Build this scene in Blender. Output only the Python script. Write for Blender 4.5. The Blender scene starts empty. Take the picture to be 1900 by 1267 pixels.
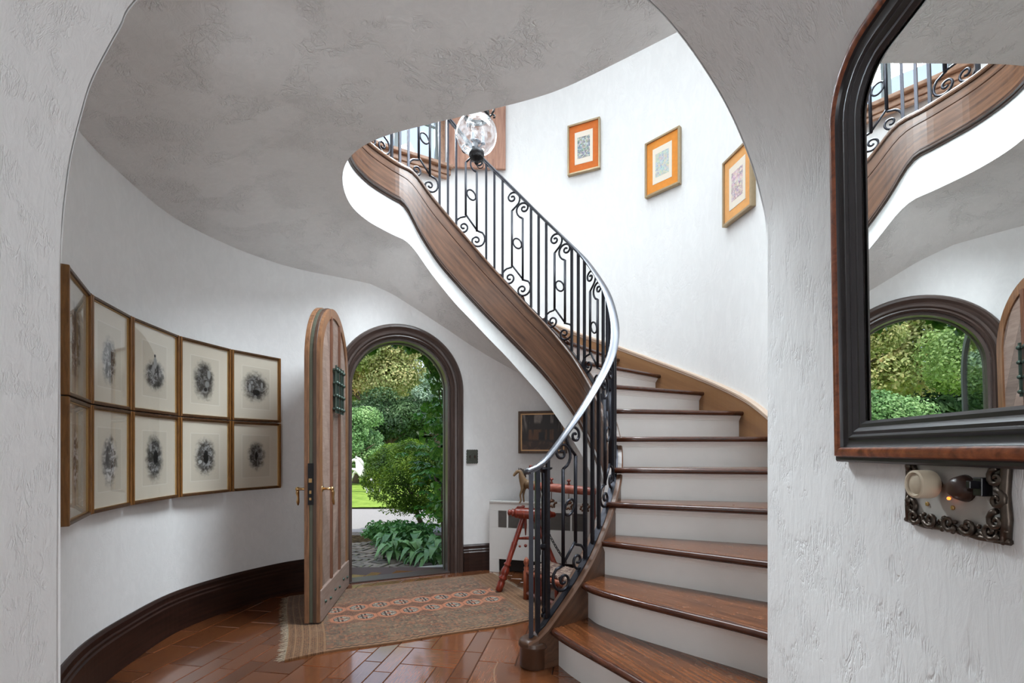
import bpy, math, random
import numpy as np
from math import sin, cos, pi, radians as R
from mathutils import Vector, Matrix
random.seed(7); np.random.seed(7)
SC = bpy.context.scene
COL = SC.collection

# ------------------------------------------------------------------ camera, world, lights, exposure
CAMZ = 1.1
cam = bpy.data.cameras.new('camera'); co = bpy.data.objects.new('camera', cam); COL.objects.link(co)
co.location = (0, 0, CAMZ); co.rotation_euler = (pi/2, 0, 0)
cam.sensor_width = 36; cam.lens = 36*865/1900; cam.shift_y = (835-633.5)/1900
cam.clip_start = 0.02; cam.clip_end = 300
SC.camera = co
SC.view_settings.view_transform = 'Standard'; SC.view_settings.look = 'None'
SC.view_settings.gamma = 1; SC.view_settings.use_curve_mapping = False
SC.view_settings.exposure = 0.5
W = bpy.data.worlds.new('world'); SC.world = W; W.use_nodes = True
wn = W.node_tree.nodes; wl = W.node_tree.links
sky = wn.new('ShaderNodeTexSky'); sky.sky_type = 'NISHITA'; sky.sun_disc = False
sky.sun_elevation = R(52); sky.sun_rotation = R(200); sky.air_density = 1.0; sky.dust_density = 2.5
bgn = wn['Background']; hz = wn.new('ShaderNodeMix'); hz.data_type = 'RGBA'; hz.inputs[0].default_value = .6; hz.inputs[7].default_value = (1.5, 1.55, 1.6, 1)
wl.new(sky.outputs[0], hz.inputs[6]); wl.new(hz.outputs[2], bgn.inputs[0]); bgn.inputs[1].default_value = 0.5

def lamp(name, kind, loc, energy, color=(1, 1, 1), rot=None, aim=None, size=1, sizey=None, angle=None, spread=None):
    d = bpy.data.lights.new(name, kind); d.energy = energy; d.color = color
    if kind == 'AREA':
        d.size = size
        if spread: d.spread = spread
        if sizey: d.shape = 'RECTANGLE'; d.size_y = sizey
    if angle is not None: d.angle = angle
    o = bpy.data.objects.new(name, d); COL.objects.link(o); o.location = loc
    if aim is not None:
        o.rotation_euler = (Vector(aim)-Vector(loc)).to_track_quat('-Z', 'Y').to_euler()
    elif rot: o.rotation_euler = rot
    return o
# the sun comes from behind the house, high, a little from the right
lamp('sun', 'SUN', (0, 0, 20), 2.7, (1.0, .94, .82), aim=(-3.2, 7.5, 20-23.5), angle=R(.6))
lamp('stairwell_fill', 'AREA', (0.0, 3.2, 5.75), 37, (.82, .93, 1.0), rot=(0, 0, 0), size=2.2, spread=R(95))  # added fill lamp shining down the well; the upper ceiling is closed
lamp('stair_window_daylight', 'AREA', (-1.1, 4.35, 4.75), 52, (.86, .95, 1.0), aim=(.45, .9, 1.0), size=.9, sizey=1.2, spread=R(70))
lamp('landing_fill', 'AREA', (1.15, 1.95, 5.0), 138, (.85, .94, 1.0), aim=(-1.9, 2.1, 1.3), size=2.4, sizey=1.8, spread=R(100))  # added fill for the left wall; no window is built here
lamp('near_landing_fill', 'AREA', (-.9, 1.75, 5.0), 16, (.86, .95, 1.0), aim=(1.35, 3.7, 1.6), size=1.6, sizey=1.4, spread=R(100))  # added fill towards the upper risers and stair wall, without a window
lamp('hall_fill', 'AREA', (-.6, -3.3, 1.9), 17, (.96, .98, 1), aim=(-.2, 2, 1.3), size=2.4, sizey=1.8)  # unseen fill lamp added behind the camera in the windowless hall
lamp('hall_low_fill', 'AREA', (.1, -1.9, .75), 11, (.94, .97, 1), aim=(-1.3, 2.6, 2.1), size=1.1, sizey=1.2, spread=R(110))  # added low lamp aimed upward to lift the ceiling and left wall

# ------------------------------------------------------------------ mesh helpers
class MB:
    def __init__(s): s.v = []; s.f = []; s.uv = {}
    def add(s, vs, fs, M=None):
        b = len(s.v)
        if M is not None: vs = [tuple(M @ Vector(p)) for p in vs]
        s.v += [tuple(p) for p in vs]; s.f += [tuple(i+b for i in f) for f in fs]
        return s
    def box(s, x0, x1, y0, y1, z0, z1, M=None):
        return s.add([(x0,y0,z0),(x1,y0,z0),(x1,y1,z0),(x0,y1,z0),(x0,y0,z1),(x1,y0,z1),(x1,y1,z1),(x0,y1,z1)],
                     [(0,3,2,1),(4,5,6,7),(0,1,5,4),(1,2,6,5),(2,3,7,6),(3,0,4,7)], M)
    def prism(s, poly, h0, h1, M=None):
        n = len(poly)
        vs = [(p[0],p[1],h0) for p in poly]+[(p[0],p[1],h1) for p in poly]
        fs = [tuple(range(n-1,-1,-1)), tuple(range(n,2*n))]+[(i,(i+1)%n,n+(i+1)%n,n+i) for i in range(n)]
        return s.add(vs, fs, M)
    def tube(s, pts, r, n=8, closed=False, M=None, twist=0, caps=True):
        pts = [Vector(p) for p in pts]; m = len(pts)
        rr = r if isinstance(r, (list, tuple)) else [r]*m
        T = []
        for i in range(m):
            a = pts[(i-1)%m] if (closed or i > 0) else pts[i]
            b = pts[(i+1)%m] if (closed or i < m-1) else pts[i]
            t = (b-a); T.append(t.normalized() if t.length > 1e-9 else Vector((0,0,1)))
        up = Vector((0,0,1)) if abs(T[0].z) < .9 else Vector((1,0,0))
        u = T[0].cross(up).normalized()
        vs = []
        for i in range(m):
            u = (u-T[i]*u.dot(T[i])); u = u.normalized() if u.length > 1e-6 else T[i].orthogonal().normalized()
            w = T[i].cross(u)
            for k in range(n):
                a = 2*pi*k/n+twist
                vs.append(pts[i]+(u*cos(a)+w*sin(a))*rr[i])
        fs = []
        for i in range(m if closed else m-1):
            j = (i+1)%m
            for k in range(n):
                fs.append((i*n+k, i*n+(k+1)%n, j*n+(k+1)%n, j*n+k))
        if not closed and caps:
            fs.append(tuple(range(n-1,-1,-1))); fs.append(tuple((m-1)*n+k for k in range(n)))
        return s.add(vs, fs, M)
    def lathe(s, prof, n=20, M=None, cap=True):
        vs = []
        for (r, z) in prof:
            for k in range(n): vs.append((r*cos(2*pi*k/n), r*sin(2*pi*k/n), z))
        fs = []
        for i in range(len(prof)-1):
            for k in range(n): fs.append((i*n+k, i*n+(k+1)%n, (i+1)*n+(k+1)%n, (i+1)*n+k))
        if cap:
            fs.append(tuple(range(n-1,-1,-1))); fs.append(tuple((len(prof)-1)*n+k for k in range(n)))
        return s.add(vs, fs, M)
    def ball(s, c, r, n=10, m=6, sc=(1,1,1), M=None):
        prof = [(max(1e-4, r*sin(pi*i/m)), -r*cos(pi*i/m)) for i in range(m+1)]
        T = Matrix.Translation(c) @ Matrix.Diagonal((*sc, 1))
        return s.lathe(prof, n, (M @ T) if M is not None else T)
    def build(s, name, mat, parent=None, smooth=False, world=False, bevel=0, seg=2, auto=None):
        me = bpy.data.meshes.new(name); me.from_pydata(s.v, [], s.f); me.update()
        if s.uv.get('uv'):
            l = me.uv_layers.new(name='UVMap'); l.data.foreach_set('uv', np.array(s.uv['uv'], dtype=np.float32).ravel())
        if mat: me.materials.append(mat)
        if smooth: me.polygons.foreach_set('use_smooth', [True]*len(me.polygons))
        o = bpy.data.objects.new(name, me); COL.objects.link(o)
        if parent:
            o.parent = parent
            if world: o.location = Vector((0,0,0))-parent.location
        if bevel:
            b = o.modifiers.new('bevel', 'BEVEL'); b.width = bevel; b.segments = seg; b.limit_method = 'ANGLE'; b.angle_limit = R(35)
            b.use_clamp_overlap = True
        if auto and smooth:
            me.set_sharp_from_angle(angle=R(auto)) if hasattr(me, 'set_sharp_from_angle') else None
        return o

def fastmesh(name, V, F, mat, parent=None, world=False, smooth=False):
    """V (n,3), F (m,4) int arrays"""
    me = bpy.data.meshes.new(name); n = len(V); m = len(F); k = F.shape[1]
    me.vertices.add(n); me.vertices.foreach_set('co', V.astype(np.float32).ravel())
    me.loops.add(m*k); me.loops.foreach_set('vertex_index', F.astype(np.int32).ravel())
    me.polygons.add(m); me.polygons.foreach_set('loop_start', np.arange(0, m*k, k, dtype=np.int32))
    me.polygons.foreach_set('loop_total', np.full(m, k, dtype=np.int32)); me.update(calc_edges=True); me.validate()
    me.materials.append(mat)
    o = bpy.data.objects.new(name, me); COL.objects.link(o)
    if parent:
        o.parent = parent
        if world: o.location = Vector((0,0,0))-parent.location
    return o

def tag(o, label=None, cat=None, group=None, kind=None):
    if label: o['label'] = label
    if cat: o['category'] = cat
    if group: o['group'] = group
    if kind: o['kind'] = kind
    return o
def thing(name, label, cat, loc=(0,0,0), rz=0, group=None, kind=None):
    o = bpy.data.objects.new(name, None); COL.objects.link(o); o.location = loc; o.rotation_euler = (0,0,rz)
    o.empty_display_size = .1
    return tag(o, label, cat, group, kind)
def shared(name, mesh, parent, loc=(0,0,0), rot=(0,0,0), scale=(1,1,1)):
    o = bpy.data.objects.new(name, mesh); COL.objects.link(o); o.parent = parent
    o.location = loc; o.rotation_euler = rot; o.scale = scale
    return o
def arr_uv(mb, uvs): mb.uv['uv'] = uvs

# ------------------------------------------------------------------ material helpers
class G:
    def __init__(s, name, rough=.5, metal=0, base=(.8,.8,.8), spec=.5):
        s.m = bpy.data.materials.new(name); s.m.use_nodes = True; s.t = s.m.node_tree
        s.n = s.t.nodes; s.l = s.t.links; s.b = s.n['Principled BSDF']
        s.set('Roughness', rough); s.set('Metallic', metal); s.set('Base Color', base); s.set('Specular IOR Level', spec)
    def put(s, sock, v):
        if isinstance(v, bpy.types.NodeSocket): s.l.new(v, sock)
        elif isinstance(v, (tuple, list)):
            L = len(sock.default_value); v = tuple(v)
            sock.default_value = (v+(1,))[:L] if len(v) < L else v[:L]
        else: sock.default_value = v
    def set(s, k, v): s.put(s.b.inputs[k], v)
    def coord(s, kind='Object'): return s.n.new('ShaderNodeTexCoord').outputs[kind]
    def rnd(s): return s.n.new('ShaderNodeObjectInfo').outputs['Random']
    def mp(s, vec, loc=(0,0,0), rot=(0,0,0), sc=(1,1,1)):
        m = s.n.new('ShaderNodeMapping'); s.l.new(vec, m.inputs[0]); s.put(m.inputs[1], loc); s.put(m.inputs[2], rot); s.put(m.inputs[3], sc)
        return m.outputs[0]
    def noise(s, vec, scale=5, detail=4, rough=.5, dist=0, out=0):
        m = s.n.new('ShaderNodeTexNoise'); s.l.new(vec, m.inputs['Vector']); m.inputs['Scale'].default_value = scale
        m.inputs['Detail'].default_value = detail; m.inputs['Roughness'].default_value = rough; m.inputs['Distortion'].default_value = dist
        return m.outputs[out]
    def voro(s, vec, scale=5, feat='F1', out='Distance', rand=1):
        m = s.n.new('ShaderNodeTexVoronoi'); m.feature = feat; s.l.new(vec, m.inputs['Vector']); m.inputs['Scale'].default_value = scale
        m.inputs['Randomness'].default_value = rand
        return m.outputs[out]
    def wave(s, vec, scale=5, dist=3, detail=3, dscale=1, dirn='X'):
        m = s.n.new('ShaderNodeTexWave'); m.bands_direction = dirn; s.l.new(vec, m.inputs['Vector']); m.inputs['Scale'].default_value = scale
        m.inputs['Distortion'].default_value = dist; m.inputs['Detail'].default_value = detail; m.inputs['Detail Scale'].default_value = dscale
        return m.outputs['Fac']
    def math(s, op, a, b=0.0, c=None, clamp=False):
        m = s.n.new('ShaderNodeMath'); m.operation = op; m.use_clamp = clamp
        s.put(m.inputs[0], a); s.put(m.inputs[1], b)
        if c is not None: s.put(m.inputs[2], c)
        return m.outputs[0]
    def xyz(s, vec):
        m = s.n.new('ShaderNodeSeparateXYZ'); s.l.new(vec, m.inputs[0]); return m.outputs[0], m.outputs[1], m.outputs[2]
    def comb(s, x, y, z=0.0):
        m = s.n.new('ShaderNodeCombineXYZ'); s.put(m.inputs[0], x); s.put(m.inputs[1], y); s.put(m.inputs[2], z); return m.outputs[0]
    def mix(s, f, a, b, bl='MIX'):
        m = s.n.new('ShaderNodeMix'); m.data_type = 'RGBA'; m.blend_type = bl
        s.put(m.inputs[0], f); s.put(m.inputs[6], a); s.put(m.inputs[7], b); return m.outputs[2]
    def ramp(s, f, stops, interp='LINEAR'):
        m = s.n.new('ShaderNodeValToRGB'); s.l.new(f, m.inputs[0]); cr = m.color_ramp; cr.interpolation = interp
        while len(cr.elements) < len(stops): cr.elements.new(.5)
        for e, (p, c) in zip(cr.elements, stops):
            e.position = p; e.color = (*c, 1) if isinstance(c, tuple) else (c, c, c, 1)
        return m.outputs[0]
    def bump(s, h, strength=.3, dist=.01):
        m = s.n.new('ShaderNodeBump'); m.inputs['Strength'].default_value = strength; m.inputs['Distance'].default_value = dist
        s.l.new(h, m.inputs['Height']); s.l.new(m.outputs[0], s.b.inputs['Normal'])
    def lin(s, x, lo, hi):  # smooth map lo..hi -> 0..1
        m = s.n.new('ShaderNodeMapRange'); m.interpolation_type = 'SMOOTHSTEP'; s.put(m.inputs[0], x)
        m.inputs[1].default_value = lo; m.inputs[2].default_value = hi; return m.outputs[0]

def lin(c):  # sRGB 0-255 -> linear
    return tuple(((x/255)/12.92 if x/255 <= .04045 else ((x/255+.055)/1.055)**2.4) for x in c)

def plaster(name, col, depth=.006, strength=.5, scale=1, vert=.35):
    g = G(name, rough=.85, base=col, spec=.2); c = g.coord()
    v = g.mp(c, sc=(1, 1, vert))
    big = g.noise(g.mp(c, sc=(1,1,.7)), 3.2*scale, 3, .55)
    n1 = g.noise(v, 16*scale, 6, .62, 1.2)
    ridge = g.math('ABSOLUTE', g.math('SUBTRACT', g.noise(v, 9*scale, 4, .5, 2.2), .5))
    ridge = g.lin(ridge, 0, .07)
    ridge2 = g.math('ABSOLUTE', g.math('SUBTRACT', g.noise(g.mp(v, loc=(3,1,7)), 26*scale, 3, .5, 1.5), .5))
    ridge2 = g.lin(ridge2, 0, .09)
    mask = g.lin(g.noise(c, 5*scale, 3), .46, .60)
    h = g.math('ADD', g.math('MULTIPLY', n1, .45), g.math('MULTIPLY', big, .8))
    h = g.math('SUBTRACT', h, g.math('MULTIPLY', g.math('MULTIPLY', g.math('SUBTRACT', 1, ridge), mask), .35))
    h = g.math('SUBTRACT', h, g.math('MULTIPLY', g.math('MULTIPLY', g.math('SUBTRACT', 1, ridge2), mask), .2))
    g.bump(h, strength, depth)
    g.set('Base Color', g.mix(g.lin(n1, .35, .75), tuple(x*.955 for x in col), col))
    return g.m

def wood(name, dark, light, rough=.4, axis='X', scale=1.0, coord='Object', rand=False, coat=0, contrast=1, bump=.15, wear=None):
    g = G(name, rough=rough); c = g.coord(coord)
    if rand:
        r = g.math('MULTIPLY', g.rnd(), 37.0)
        m = g.n.new('ShaderNodeVectorMath'); m.operation = 'ADD'; g.l.new(c, m.inputs[0]); g.l.new(g.comb(r, r, r), m.inputs[1]); c = m.outputs[0]
    s = {'X': (1.0, 9, 9), 'Y': (9, 1.0, 9), 'Z': (9, 9, 1.0)}[axis]
    v = g.mp(c, sc=tuple(k*scale for k in s))
    n1 = g.noise(v, 2.2, 6, .6, .8)
    n2 = g.noise(g.mp(v, sc=(1,1,1)), 14, 3, .6)
    w = g.wave(g.mp(c, sc=tuple(k*scale*.4 for k in s)), 1.4, 6, 3, 1.2, dirn={'X':'Y','Y':'X','Z':'X'}[axis])
    f = g.math('ADD', g.math('MULTIPLY', n1, .74), g.math('MULTIPLY', w, .10))
    f = g.math('ADD', f, g.math('MULTIPLY', n2, .16))
    mid = tuple((a*.5+b*.5) for a, b in zip(dark, light))
    col = g.ramp(f, [(.5-.2/contrast, dark), (.5, mid), (.5+.2/contrast, light)])
    if rand:
        k = g.math('ADD', g.math('MULTIPLY', g.rnd(), .55), .68)
        col = g.mix(1.0, col, g.comb(k, k, k), 'MULTIPLY')
    if wear:
        wm = g.lin(g.noise(c, wear[1], 8, .7), wear[2], wear[2]+.1)
        col = g.mix(g.math('MULTIPLY', wm, wear[3]), col, wear[0])
        g.set('Roughness', g.math('ADD', rough, g.math('MULTIPLY', wm, .3)))
    g.set('Base Color', col); g.set('Coat Weight', coat); g.set('Coat Roughness', .09)
    g.bump(f, bump, .003)
    return g.m
def flat(name, col, rough=.5, metal=0, var=.12, scale=20, bump=.0, bd=.002, spec=.5):
    g = G(name, rough, metal, spec=spec); n = g.noise(g.coord(), scale, 4)
    g.set('Base Color', g.mix(n, tuple(x*(1-var) for x in col), tuple(min(1, x*(1+var)) for x in col)))
    if bump: g.bump(n, bump, bd)
    return g.m
def thinglass(name, tint=(1,1,1), refl=.08, rough=.0, bumpy=0, milky=0):
    g = G(name); n = g.n; out = n['Material Output']; n.remove(g.b)
    tr = n.new('ShaderNodeBsdfTransparent'); tr.inputs[0].default_value = (*tint, 1)
    gl = n.new('ShaderNodeBsdfGlossy'); gl.inputs['Roughness'].default_value = rough
    fr = n.new('ShaderNodeLayerWeight'); fr.inputs['Blend'].default_value = .5
    if bumpy:
        b = n.new('ShaderNodeBump'); b.inputs['Strength'].default_value = bumpy; b.inputs['Distance'].default_value = .01
        g.l.new(g.noise(g.coord(), 22, 2), b.inputs['Height']); g.l.new(b.outputs[0], gl.inputs['Normal']); g.l.new(b.outputs[0], fr.inputs['Normal'])
    f = g.math('ADD', g.math('MULTIPLY', g.math('POWER', fr.outputs['Facing'], 4.5), .85), refl, clamp=True)
    mx = n.new('ShaderNodeMixShader'); g.l.new(f, mx.inputs[0]); g.l.new(tr.outputs[0], mx.inputs[1]); g.l.new(gl.outputs[0], mx.inputs[2])
    if milky:
        df = n.new('ShaderNodeBsdfTranslucent'); df.inputs[0].default_value = (.9,.93,.96,1)
        dd = n.new('ShaderNodeBsdfDiffuse'); dd.inputs[0].default_value = (.9,.93,.96,1)
        m1 = n.new('ShaderNodeMixShader'); g.l.new(df.outputs[0], m1.inputs[1]); g.l.new(dd.outputs[0], m1.inputs[2])
        m2 = n.new('ShaderNodeMixShader'); g.l.new(g.math('MULTIPLY', g.lin(g.noise(g.coord(), 30, 3), .35, .65), milky), m2.inputs[0]); g.l.new(mx.outputs[0], m2.inputs[1]); g.l.new(m1.outputs[0], m2.inputs[2]); mx = m2
    g.l.new(mx.outputs[0], out.inputs[0]); return g.m

M = {}
M['wall'] = plaster('white_plaster', (.87,.87,.865), .005, .45, 1)
M['wallrough'] = plaster('rough_plaster', (.87,.87,.87), .006, .62, 2.6, .30)
M['wallsmooth'] = plaster('smooth_plaster', (.86,.855,.85), .003, .35, 1.1, .6)
M['ceil'] = plaster('ceiling_plaster', (.86,.855,.845), .008, .9, 1.2, 1)
M['fascia'] = plaster('fascia_plaster', (.78,.79,.785), .003, .3, 1.2, .6)  # same white paint as the walls, darkened to offset strong light on the band
M['stringer'] = wood('walnut_stringer', lin((56,35,24)), lin((112,78,56)), .36, 'X', 1.6, 'UV', coat=.12)
M['stringdark'] = wood('dark_moulding', lin((36,22,16)), lin((78,52,38)), .35, 'X', 2, 'UV', coat=.2)
M['skirt'] = wood('stair_skirting', lin((112,76,46)), lin((158,116,76)), .45, 'X', .4, 'UV', coat=.15, contrast=.7)
M['skirtcap'] = wood('skirting_cap', lin((184,158,138)), lin((216,194,174)), .4, 'X', .5, 'UV')
M['tread'] = wood('oak_tread', lin((44,20,9)), lin((134,78,42)), .26, 'X', 2.2, 'Object', rand=False, coat=.5, wear=(lin((176,140,100)), 26, .60, .22), bump=.06)
M['nosing'] = wood('tread_nosing', lin((46,22,14)), lin((90,48,30)), .25, 'X', 3.0, 'Object', coat=.4)
M['riser'] = flat('riser_paint', (.82,.81,.79), .45, var=.05, scale=8)
M['parquet'] = wood('oak_parquet', lin((76,40,22)), lin((132,78,44)), .24, 'X', 6.5, 'Object', rand=True, coat=1.0, contrast=1.0, bump=.06)
M['joint'] = flat('floor_joint', lin((52,30,20)), .6)
M['base'] = wood('dark_baseboard', lin((26,13,9)), lin((56,32,24)), .4, 'X', 2., 'UV', coat=.08)
M['trim'] = wood('door_trim', lin((48,36,32)), lin((86,70,64)), .36, 'X', 2., 'UV', coat=.1)
M['iron'] = flat('wrought_iron', lin((44,44,50)), .38, .75, var=.25, scale=30, bump=.15)
M['railcap'] = flat('polished_rail', lin((96,98,104)), .36, .8, var=.1, scale=12)
M['doorface'] = wood('weathered_door_boards', lin((126,104,94)), lin((160,138,126)), .55, 'X', 2.5, 'Object', rand=True)
M['doorframe'] = wood('door_frame_oak', lin((100,66,44)), lin((156,112,78)), .45, 'Z', 2.5)
M['doorbatten'] = wood('door_batten', lin((92,58,42)), lin((130,88,66)), .45, 'Z', 2.5)
M['doordark'] = wood('door_dark_edge', lin((56,36,26)), lin((96,70,54)), .45, 'Z', .8)
M['strip'] = flat('weather_strip', lin((92,94,80)), .5, .3, bump=.2)
M['verdigris'] = flat('green_bronze', lin((70,84,76)), .5, .6, var=.35, scale=40, bump=.3)
M['brass'] = flat('brass', lin((196,160,110)), .28, .95, scale=30)
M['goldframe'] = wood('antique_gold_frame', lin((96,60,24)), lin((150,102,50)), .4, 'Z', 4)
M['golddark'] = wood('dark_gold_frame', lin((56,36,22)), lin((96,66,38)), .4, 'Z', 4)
M['glass'] = thinglass('picture_glass', refl=.035)
M['winglass'] = thinglass('window_glass', tint=(.97,.99,1), refl=.04)
M['globe'] = thinglass('milky_globe_glass', tint=(.93,.95,.97), refl=.14, rough=.08, bumpy=.6, milky=.13)  # glass with patches of white mixed in
M['blackmetal'] = flat('black_metal', lin((32,31,32)), .42, .6, var=.3, scale=60, bump=.4)
M['mirror'] = G('mirror_silver', 0.0, 1.0, (.90,.92,.91)).m
M['burl'] = wood('burl_veneer', lin((84,38,22)), lin((168,96,60)), .3, 'Y', 3, 'Object', coat=.15)
M['ebony'] = flat('ebonised_moulding', lin((52,49,51)), .3, 0, var=.3, scale=30)
M['redlac'] = wood('red_lacquer', lin((84,26,15)), lin((142,50,30)), .36, 'Z', 3, coat=.25, wear=(lin((196,120,80)), 30, .58, .6))
M['whitewood'] = flat('painted_metal', (.72,.71,.69), .45, var=.03)
M['louver'] = flat('louver_grey', lin((112,106,102)), .5)
M['cream'] = flat('cream_plastic', lin((196,182,160)), .4)
M['brownplastic'] = flat('brown_plastic', lin((58,38,30)), .35)
M['stone'] = flat('threshold_stone', lin((112,112,106)), .8, var=.2, scale=9, bump=.4, bd=.01)
M['bark'] = flat('bark', lin((74,62,50)), .9, var=.4, scale=14, bump=.6, bd=.02)

# ------------------------------------------------------------------ measured curves of the stair tower (metres)
def cr(P, n=20):
    P = np.array(P, float); P = np.vstack([2*P[0]-P[1], P, 2*P[-1]-P[-2]]); o = []
    for i in range(1, len(P)-2):
        for k in range(n):
            t = k/n; a, b, c, d = P[i-1:i+3]
            o.append(.5*((2*b)+(-a+c)*t+(2*a-5*b+4*c-d)*t*t+(-a+3*b-3*c+d)*t**3))
    o.append(P[-2]); return np.array(o)
INNER = [(.085,2.37),(.13,2.37),(.19,2.40),(.30,2.47),(.41,2.57),(.52,2.70),(.61,2.85),(.665,3.0),(.688,3.15),(.68,3.32),(.64,3.45),(.575,3.57),(.50,3.65),(.36,3.75),(.2,3.82),(0,3.88),(-.2,3.90),(-.4,3.89),(-.55,3.86),(-.7,3.81),(-.81,3.75),(-.92,3.66),(-1.015,3.513),(-1.08,3.39),(-1.13,3.16),(-1.074,2.857),(-.94,2.62),(-.707,2.45),(-.32,2.318),(.124,2.17),(.353,2.035),(.627,1.843),(.90,1.66),(1.16,1.56)]
IC = cr(INNER)
for _ in range(60): IC[1:-1] = .25*IC[:-2]+.5*IC[1:-1]+.25*IC[2:]
IS = np.r_[0, np.cumsum(np.hypot(*np.diff(IC, axis=0).T))]
SEND = IS[-1]
def ipos(s): return np.array([np.interp(s, IS, IC[:,0]), np.interp(s, IS, IC[:,1])])
def inrm(s):   # towards the well
    a = ipos(max(0, s-.02)); b = ipos(min(SEND, s+.02)); t = (b-a)/np.hypot(*(b-a)); return np.array([-t[1], t[0]])
def itan(s): n = inrm(s); return np.array([n[1], -n[0]])
def smooth_tab(xs, ys, w=.06):
    g = np.arange(-.3, SEND+.3, .01); y = np.interp(g, xs, ys); k = int(w/.01); ker = np.ones(2*k+1)/(2*k+1)
    yp = np.pad(y, k, mode='edge'); y = np.convolve(yp, ker, 'valid'); return lambda s: float(np.interp(s, g, y))
ztop = smooth_tab([0,.04,.11,.26,.39,.52,.80,1.1,1.42,1.52,1.65,1.76,1.9,2.0,2.24,2.38,2.55,2.64,2.75,2.84,2.91,2.955,3.0,9],
                  [.12,.165,.24,.385,.505,.645,.93,1.24,1.61,1.725,1.89,2.015,2.17,2.275,2.535,2.69,2.88,2.975,3.09,3.18,3.26,3.31,3.345,3.345], .05)
zrail = smooth_tab([0,.04,.12,.21,.31,.42,.52,.66,.84,1.02,1.13,1.23,1.33,1.43,1.54,1.63,1.76,1.92,2.08,2.24,2.39,2.63,2.72,2.95,3.15,9],
                   [.985,1.005,1.073,1.175,1.275,1.385,1.485,1.61,1.775,1.965,2.095,2.22,2.34,2.465,2.60,2.70,2.845,3.02,3.20,3.37,3.52,3.79,3.88,4.12,4.2,4.2], .05)
zmold = smooth_tab([0,.5,.9,1.3,1.65,1.76,1.9,2.09,2.29,2.4,2.55,2.77,2.94,3.02,3.08,9],
                   [0,.18,.55,1.0,1.43,1.563,1.723,1.92,2.12,2.23,2.385,2.61,2.83,2.96,3.03,3.035], .04)
zwh = smooth_tab([0,.7,1.0,1.39,1.45,1.59,1.8,1.9,2.05,2.19,2.34,2.49,2.64,2.83,2.97,3.05,3.1,9],
                 [0,.0,.37,.90,.975,1.15,1.417,1.545,1.71,1.865,2.015,2.17,2.315,2.53,2.70,2.76,2.765,2.765], .04)

def sweep(svals, prof, zf, name, mat, parent=None, world=True, off=ipos, nrm=inrm, smooth=False, closedprof=True, caps=True):
    """prof(s) -> list of (offset along normal, z); swept along curve with UVs (length, girth)"""
    mb = MB(); rows = []; n = None
    for s in svals:
        p = off(s); nn = nrm(s); pr = prof(s); n = len(pr)
        for (d, z) in pr: mb.v.append((p[0]+nn[0]*d, p[1]+nn[1]*d, z))
    uv = []; g = [0]
    pr = prof(svals[len(svals)//2])
    for i in range(n): a = pr[i]; b = pr[(i+1)%n]; g.append(g[-1]+math.hypot(a[0]-b[0], a[1]-b[1]))
    for i in range(len(svals)-1):
        for k in range(n if closedprof else n-1):
            k2 = (k+1)%n
            mb.f.append((i*n+k, (i+1)*n+k, (i+1)*n+k2, i*n+k2))
            s0, s1 = svals[i], svals[i+1]
            uv += [(s0,g[k]),(s1,g[k]),(s1,g[k+1]),(s0,g[k+1])]
    if caps and closedprof:
        f = tuple(range(n)); mb.f.append(f); uv += [(svals[0], k*.01) for k in range(n)]
        m = (len(svals)-1)*n; mb.f.append(tuple(m+k for k in range(n-1,-1,-1))); uv += [(svals[-1], k*.01) for k in range(n)]
    mb.uv['uv'] = uv
    return mb.build(name, mat, parent, smooth, world)

# outer wall of the stair (upper tower) and lower wall of the entry
OUTER = [(.72,1.275),(.95,1.37),(1.18,1.60),(1.42,1.94),(1.60,2.35),(1.69,2.75),(1.725,3.1),(1.71,3.43),(1.60,3.88),(1.345,4.22),(1.03,4.49),(.62,4.70),(.2,4.80),(-.2,4.83),(-.6,4.80),(-.95,4.70),(-1.30,4.50),(-1.65,4.18),(-1.90,3.78),(-2.04,3.3),(-2.08,2.83),(-2.02,2.42),(-1.92,2.02),(-1.70,1.68),(-1.45,1.42),(-1.235,1.275)]
OC = cr(OUTER, 12)
OS = np.r_[0, np.cumsum(np.hypot(*np.diff(OC, axis=0).T))]
def opos(s): return np.array([np.interp(s, OS, OC[:,0]), np.interp(s, OS, OC[:,1])])
def onrm(s): # outwards
    a = opos(max(0, s-.03)); b = opos(min(OS[-1], s+.03)); t = (b-a)/np.hypot(*(b-a)); return np.array([t[1], -t[0]])
def onear(x, y): return float(OS[int(np.argmin((OC[:,0]-x)**2+(OC[:,1]-y)**2))])

DA = np.array([-1.345, 3.85]); DT = np.array([.918, .396]); DN = np.array([-.396, .918]); DW = .858   # doorway: left jamb, along, outward, width
DSP, DR = 1.633, .429
LOW = [(-1.235,1.275,2.44),(-1.48,1.45,2.46),(-1.70,1.70,2.48),(-1.905,2.06,2.51),(-2.005,2.42,2.51),(-2.055,2.83,2.515),(-1.96,3.21,2.515),(-1.78,3.54,2.52),(-1.62,3.70,2.52),(-1.48,3.792,2.52)]
LOW2 = [(-.40,4.258,2.07),(-.235,4.31,1.975),(.05,4.36,1.83),(.30,4.34,1.68),(.55,4.26,1.50),(.85,4.07,1.27),(1.15,3.75,1.0)]
WIDE = [(-1.48,2.52),(-1.30,2.515),(-1.15,2.49),(-1.05,2.45),(-.9,2.375),(-.715,2.265),(-.575,2.18),(-.40,2.07)]
def wall_curve(L, n=10):
    return cr([(p[0],p[1],p[2]) for p in L], n)

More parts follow.
